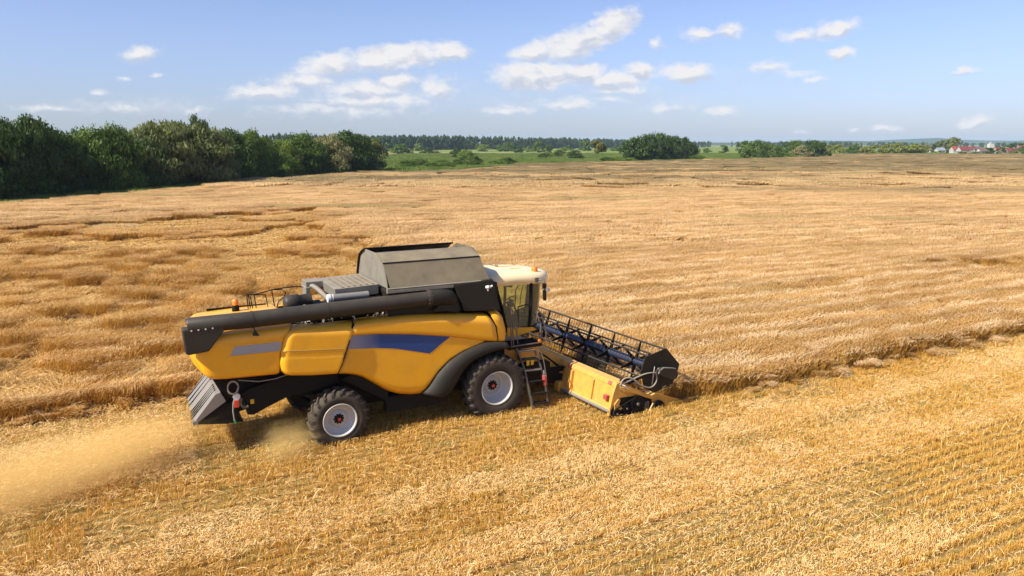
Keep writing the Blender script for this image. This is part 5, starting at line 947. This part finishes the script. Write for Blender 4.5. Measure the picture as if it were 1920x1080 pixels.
for i, (x, y, h, w, kd) in enumerate(hedge):
    f = 1.5 if h > 5 else 1.2
    plant(x - .22 * w, y + .25 * w, h * 1.0, w * f, kd, f'{LOOK[kd]} {"tree" if h > 5.2 else "bush"}, {ORD[i]} from the left in the hedgerow front row', 'front row trees of the left hedgerow')
# second row closes the hedge from behind
br = [(-84,104,10.5),(-82,112,10),(-80,120,9),(-77,130,9.5),(-74,138,10.5),(-72,148,11),(-69,158,9.5),(-66,168,9.5),(-63,178,9),(-60,187,9),(-56,197,9.5),(-52,206,9.5)]
for i, (x, y, h) in enumerate(br):
    plant(x, y, h * .92, 9.5, ['dark', 'mid', 'dark'][i % 3], f'{LOOK[["dark","mid","dark"][i % 3]]} tree, {ORD[i]} from the left in the hedgerow back row', 'back row trees of the left hedgerow')
# low growth at the foot of the hedge
us = [(-73,103),(-71.5,107),(-71,113),(-69,117),(-67,122),(-65.5,127),(-64.5,132),(-63.5,139),(-62.5,146),(-61,152),(-59,159),(-57,166),(-54.5,173),(-52.5,180),(-50,187),(-48,193),(-45.5,200),(-43,207),(-41,213)]
for i, (x, y) in enumerate(us):
    plant(x - .8, y + .8, 3.0 + 1.3 * rng.random(), 6.5, ['dark','mid','dark','dark'][i % 4], f'low {LOOK[["dark","mid","dark","dark"][i % 4]]} bush, {ORD[i]} from the left along the hedgerow foot', 'low bushes at the foot of the left hedgerow', 'shrub')
zones = [('central meadow clump', lambda p: p[1] < 320 and p[0] < -12), ('front of the meadow', lambda p: p[1] < 335 and p[0] < 50), ('middle of the meadow', lambda p: p[1] < 470 and p[0] < 50),
         ('dark copse', lambda p: p[1] < 400 and 50 <= p[0] < 101), ('second copse', lambda p: p[1] < 450), ('yellowish row', lambda p: 255 < p[0] < 340 and p[1] < 700), ('village foreground', lambda p: p[0] >= 340), ('far meadow', lambda p: True)]
Zs = {}
for p in rest:
    for zn, fn in zones:
        if fn(p): Zs.setdefault(zn, []).append(p); break
for zn, ps in Zs.items():
    ps.sort(key=lambda p: p[0] / p[1])
    for i, (x, y, h, w, kd) in enumerate(ps):
        big = h > 5.2 or kd in ('lone', 'spiky')
        plant(x, y, h * 1.04, w * 1.35, kd, f'{LOOK[kd]} {"tree" if big else "shrub"}, {ORD[i]} from the left in the {zn}', 'trees and shrubs, ' + zn)
# ---- far poplar wood: a band of hundreds of crowns reading as one mass
cv = []
for i in range(5):
    p, d = crown(9, 420, .09, .04, .5, .06); V, Q = crown_obj('v', p, d, .085, 1.1); V[:, :2] *= 1/np.percentile(np.abs(V[:, :2]), 98.5); cv.append(npmesh('v', V, Q, LM['wood'], False, False))
wp = []
def belt(x0, y0, x1, y1, n, h0, h1, dep):
    for i in range(n):
        f = rng.random(); hh = (h0*(1-f)+h1*f) * rng.uniform(.86, 1.06); wp.append((x0*(1-f)+x1*f + rng.normal(0, 3), y0*(1-f)+y1*f + rng.uniform(0, dep), hh, hh * rng.uniform(.20, .30)))
belt(-480, 560, -280, 640, 150, 20, 19.5, 40); belt(-280, 640, -190, 980, 130, 18.5, 19.5, 50); belt(-190, 980, -60, 1080, 170, 20.5, 20, 60); belt(-60, 1080, 255, 1690, 260, 20, 19.5, 60)
belt(250, 1700, 480, 1800, 90, 17, 15, 60); belt(520, 1750, 760, 1700, 90, 16, 15, 50); belt(600, 1500, 1400, 1700, 200, 13, 12, 80); belt(900, 1300, 1400, 1350, 60, 10, 9, 50)
wp = np.array(wp); n = len(wp)
o = scatter('far_wood', cv, np.stack([wp[:, 0], wp[:, 1], np.zeros(n)], -1), np.stack([np.zeros(n), np.zeros(n), rng.uniform(0, 6.28, n)], -1), np.stack([wp[:, 3], wp[:, 3], wp[:, 2]], -1), rng.integers(0, 5, n))
tag(o, 'far dark belt of poplars along the horizon behind the meadow', 'wood', kind='stuff')
# ---- hills
Hill = mat('wooded_hills', (.035, .06, .03), .95, var=(.07, .10, .035), vscale=.004, vamt=.7, gen=True, spec=.05)
def hills(pts, y0, dep):
    V = []; Q = []; xs = np.linspace(pts[0][0], pts[-1][0], 160); hs = np.interp(xs, [p[0] for p in pts], [p[1] for p in pts]); hs = np.maximum(0, hs + 5 * (vnoise(xs, xs * 0 + y0, 160, 3) - .5) * (hs > 3))
    for x, hh in zip(xs, hs):
        for j, f in enumerate((0, .25, .55, .8, 1, 1.2, 1.7)): V.append((x * (1 + f * dep / y0), y0 + dep * f, -.5 + hh * [0, .3, .72, .95, 1, .9, 0][j]))
    for i in range(159):
        for j in range(6): a = i*7+j; Q.append((a, a+7, a+8, a+1))
    return np.array(V), np.array(Q)
V, Q = hills([(1700,0),(1950,14),(2080,34),(2200,36),(2350,26),(2440,22),(2600,34),(2774,44),(3025,56),(3194,42),(3363,36),(3574,32),(3741,44),(3889,36),(4034,52),(4500,60),(5200,40),(6000,0)], 5400, 600)
hl = npmesh('hills', V, Q, Hill); tag(hl, kind='structure')
V, Q = hills([(-5200,0),(-3000,22),(0,14),(1300,16),(1700,26),(2300,10),(2600,20),(3300,26),(5200,24)], 3900, 350)
h2 = npmesh('low_hills', V, Q, Hill); tag(h2, kind='structure')

# ================================================================== village
WhW = mat('white_plaster', (.42, .40, .37), .8); TanW = mat('tan_plaster', (.55, .36, .22), .8); GryW = mat('grey_plaster', (.5, .48, .46), .8)
RRed = mat('orange_tiles', (.28, .055, .03), .7); RDk = mat('dark_red_tiles', (.16, .035, .035), .7); RBr = mat('brown_tiles', (.14, .085, .075), .7); RGr = mat('grey_roof', (.22, .24, .27), .6); Wnd = mat('window_glass', (.03, .03, .04), .1)
def house(x, y, w, d, hw, hr, wall, roof, label, gable=None, rz=0.0):
    x = x * (y / 640) ** .98; r = empty('house', (x, y, 0), rz); r.scale = (.88, .88, .84); tag(r, label, 'house', 'houses of the village at the right edge of the field')
    m = MB(); m.box(-w/2, w/2, -d/2, d/2, 0, hw); m.prismx([(-d/2, hw), (d/2, hw), (0, hw+hr-.05)], -w/2+.01, w/2-.01)
    obj('wall', m, wall, r)
    t_ = .25; m = MB(); m.prismx([(-d/2-.5, hw-.3), (-d/2-.5, hw-.3+t_), (0, hw+hr+t_), (d/2+.5, hw-.3+t_), (d/2+.5, hw-.3), (0, hw+hr)], -w/2-.4, w/2+.4); rf = obj('roof', m, roof, r)
    obj('chimney', MB().box(w*.2, w*.2+.7, -.35, .35, hw+hr*.5, hw+hr+1.0), wall, rf)
    if gable:
        gx, gw, gh = gable; m = MB(); m.add([(gx-gw/2,-d/2-1.0,0),(gx+gw/2,-d/2-1.0,0),(gx+gw/2,-d/2-1.0,hw+.2),(gx,-d/2-1.0,hw+gh),(gx-gw/2,-d/2-1.0,hw+.2),(gx-gw/2,0,0),(gx+gw/2,0,0),(gx+gw/2,0,hw+.2),(gx,0,hw+gh),(gx-gw/2,0,hw+.2)], [(0,1,2,3,4),(0,5,6,1),(1,6,7,2),(0,4,9,5)])
        obj('gable', m, wall, r); m = MB()
        for sg in (-1, 1): m.hexa([(gx+sg*(gw/2+.4),-d/2-1.4,hw-.1),(gx,-d/2-1.4,hw+gh+.02),(gx,.1,hw+gh+.02),(gx+sg*(gw/2+.4),.1,hw-.1),(gx+sg*(gw/2+.4),-d/2-1.4,hw+.12),(gx,-d/2-1.4,hw+gh+.25),(gx,.1,hw+gh+.25),(gx+sg*(gw/2+.4),.1,hw+.12)])
        obj('roof', m, roof, r); obj('window', MB().box(gx-.8, gx+.8, -d/2-1.05, -d/2-1.0, hw-.2, hw+1.1), Wnd, r)
    for k in range(max(2, int(w // 4))): xx = -w/2 + (k+.5) * w / max(2, int(w // 4)); obj('window', MB().box(xx-.6, xx+.6, -d/2-.03, -d/2+.01, hw*.35, hw*.75), Wnd, r)
house(383, 655, 15, 9, 3.3, 3.6, WhW, RDk, 'white house with dark red roof and a pointed white front gable', (3.0, 4.6, 2.9), .02)
house(375, 668, 10, 8, 3.6, 3.2, WhW, RRed, 'house with bright orange-red roof behind the white gabled house')
house(399, 662, 13, 9, 2.2, 2.9, GryW, RBr, 'long low house with dull brown roof in mid village')
house(411, 660, 8, 9, 2.8, 3.4, TanW, RDk, 'tan gabled house with dark red roof near the right edge', (-.5, 7.0, 3.3))
house(421, 664, 11, 8, 2.3, 3.0, WhW, RDk, 'white low house with dark roof at the far right of the village')
house(361, 662, 7, 8, 3.2, 2.4, WhW, RGr, 'small white house half hidden by the big round willow')
house(356, 720, 7, 6, 5.6, 1.0, WhW, RGr, 'tiny pale block with flat grey roof left of the round willow')
house(391, 720, 9, 8, 4.4, 2.6, GryW, RBr, 'grey house with brown roof rising behind the white gabled house')
house(431, 715, 9, 8, 5.2, 2.2, GryW, RRed, 'far house with small orange roof behind the tan gabled house')
house(436, 700, 9, 8, 4.0, 2.4, TanW, RDk, 'dark roofed house behind the rightmost white house')
house(260, 905, 8, 6, 1.0, 2.6, GryW, RRed, 'lone farm shed with orange roof in the meadow between the two copses')
tw = empty('tower', (447, 710, 0)); tag(tw, 'small church tower with pale dome above the village roofs', 'tower')
obj('wall', MB().box(-2,2,-2,2,0,8.2), GryW, tw); obj('dome', MB().lathe((0,0,8.2), [(2.2,0),(2.0,.7),(1.2,1.3),(.3,1.6),(.001,2.6)], 16, 'z'), RGr, tw)
# garden walls
for (x, y, w_) in ((386, 646, 13), (414, 648, 9)):
    o = obj('garden_wall', MB().box(-w_/2, w_/2, -.15, .15, 0, 2.0).box(-w_/2-.1, w_/2+.1, -.22, .22, 2.0, 2.12), WhW); o.location = (x, y, 0)
    tag(o, 'pale garden wall in front of the ' + ('white gabled house' if x < 400 else 'tan gabled house'), 'garden wall')
# mast and pole far away
for (x, y, hh, lb) in ((205, 560, 0, ''),):
    pass

# ================================================================== dust and haze
def vol(name, dens, col, falloff, scale, rag, anis=.35):
    m = bpy.data.materials.new(name); m.use_nodes = True; t = m.node_tree; t.nodes.remove(t.nodes['Principled BSDF']); v = N(t, 'ShaderNodeVolumePrincipled'); v.inputs['Color'].default_value = (*col, 1); v.inputs['Anisotropy'].default_value = anis
    if falloff:
        g = N(t, 'ShaderNodeTexCoord'); ln = N(t, 'ShaderNodeVectorMath', operation='LENGTH'); t.links.new(g.outputs['Object'], ln.inputs[0])
        nz_ = NZ(t, g.outputs['Object'], scale, 6, .7, (.55, 1.8, 1.5)); e = MATH(t, 'ADD', MATH(t, 'SUBTRACT', 1.0, ln.outputs['Value']), MATH(t, 'MULTIPLY_ADD', nz_, rag, -rag * .5))
        mr = N(t, 'ShaderNodeMapRange', interpolation_type='SMOOTHSTEP'); t.links.new(e, mr.inputs['Value']); mr.inputs['From Min'].default_value = 0.02; mr.inputs['From Max'].default_value = .85; mr.inputs['To Max'].default_value = dens
        t.links.new(mr.outputs[0], v.inputs['Density'])
    else: v.inputs['Density'].default_value = dens
    t.links.new(v.outputs[0], t.nodes['Material Output'].inputs['Volume']); return m
def puff(name, a, l, z, ra, rl, rz_, rotz, tilt, dens, label, rag=2.0):
    me = bpy.data.meshes.new(name); bm = bmesh.new(); bmesh.ops.create_icosphere(bm, subdivisions=3, radius=1.15); bm.to_mesh(me); bm.free()
    o = bpy.data.objects.new(name, me); COL.objects.link(o); x, y = to_w(a, l); o.location = (x, y, z); o.scale = (ra, rl, rz_); o.rotation_euler = (0, R(tilt), R(YAW + rotz))
    mt = vol(name, dens, (1.0, .74, .31), True, 2.6, rag, -.1); mt.cycles.volume_step_rate = 1.0; me.materials.append(mt); tag(o, label, 'dust', kind='stuff'); return o
puff('dust_cloud', -11.7, -1.6, .58, 4.7, 1.75, .80, 15, -4, .95, 'golden plume of chaff dust blown backwards from the straw spreader')
puff('dust_cloud', -6.15, -1.9, .38, 1.0, .75, .70, 30, 0, .95, 'small puff of dust behind the rear wheel of the harvester', 2.2)
puff('dust_cloud', -9.7, -1.0, .72, 1.9, .75, .50, 12, -8, 1.1, 'dense chaff cloud right behind the straw spreader', 1.8)
# flying chaff in the plume
n = 8500; f = rng.random(n) ** .9; a_ = -8.3 - 6.5 * f; l_ = -.5 - 1.6 * f + rng.normal(0, 1, n) * (.45 + .75 * f); z_ = np.maximum(.06, 1.05 - .5 * f + rng.normal(0, .28, n)); X, Y = to_w(a_, l_); p = np.stack([X, Y, z_], -1)
dd = np.stack([-ca + rng.normal(0, .2, n), -sa + rng.normal(0, .2, n), rng.normal(-.1, .2, n)], -1); dd /= np.linalg.norm(dd, axis=1)[:, None]; ln_ = rng.uniform(.01, .09, n)[:, None]
s = strips(np.stack([p, p + dd * ln_], 1), np.tile([.0055, .0055], (n, 1)), hv(n)); o = npmesh('flying_chaff', s[0], s[1], Loose, False); tag(o, 'bits of chaff and straw flying behind the spreader', 'chaff', kind='stuff')
HAZE = 0.00008
if HAZE:
    o = obj('haze', MB().box(-9000, 9000, -300, 9000, -1.5, 75), vol('haze', HAZE, (.58, .76, 1.0), False, 1, 0, 0.0)); tag(o, 'thin blue summer haze over the plain', 'haze', kind='stuff')
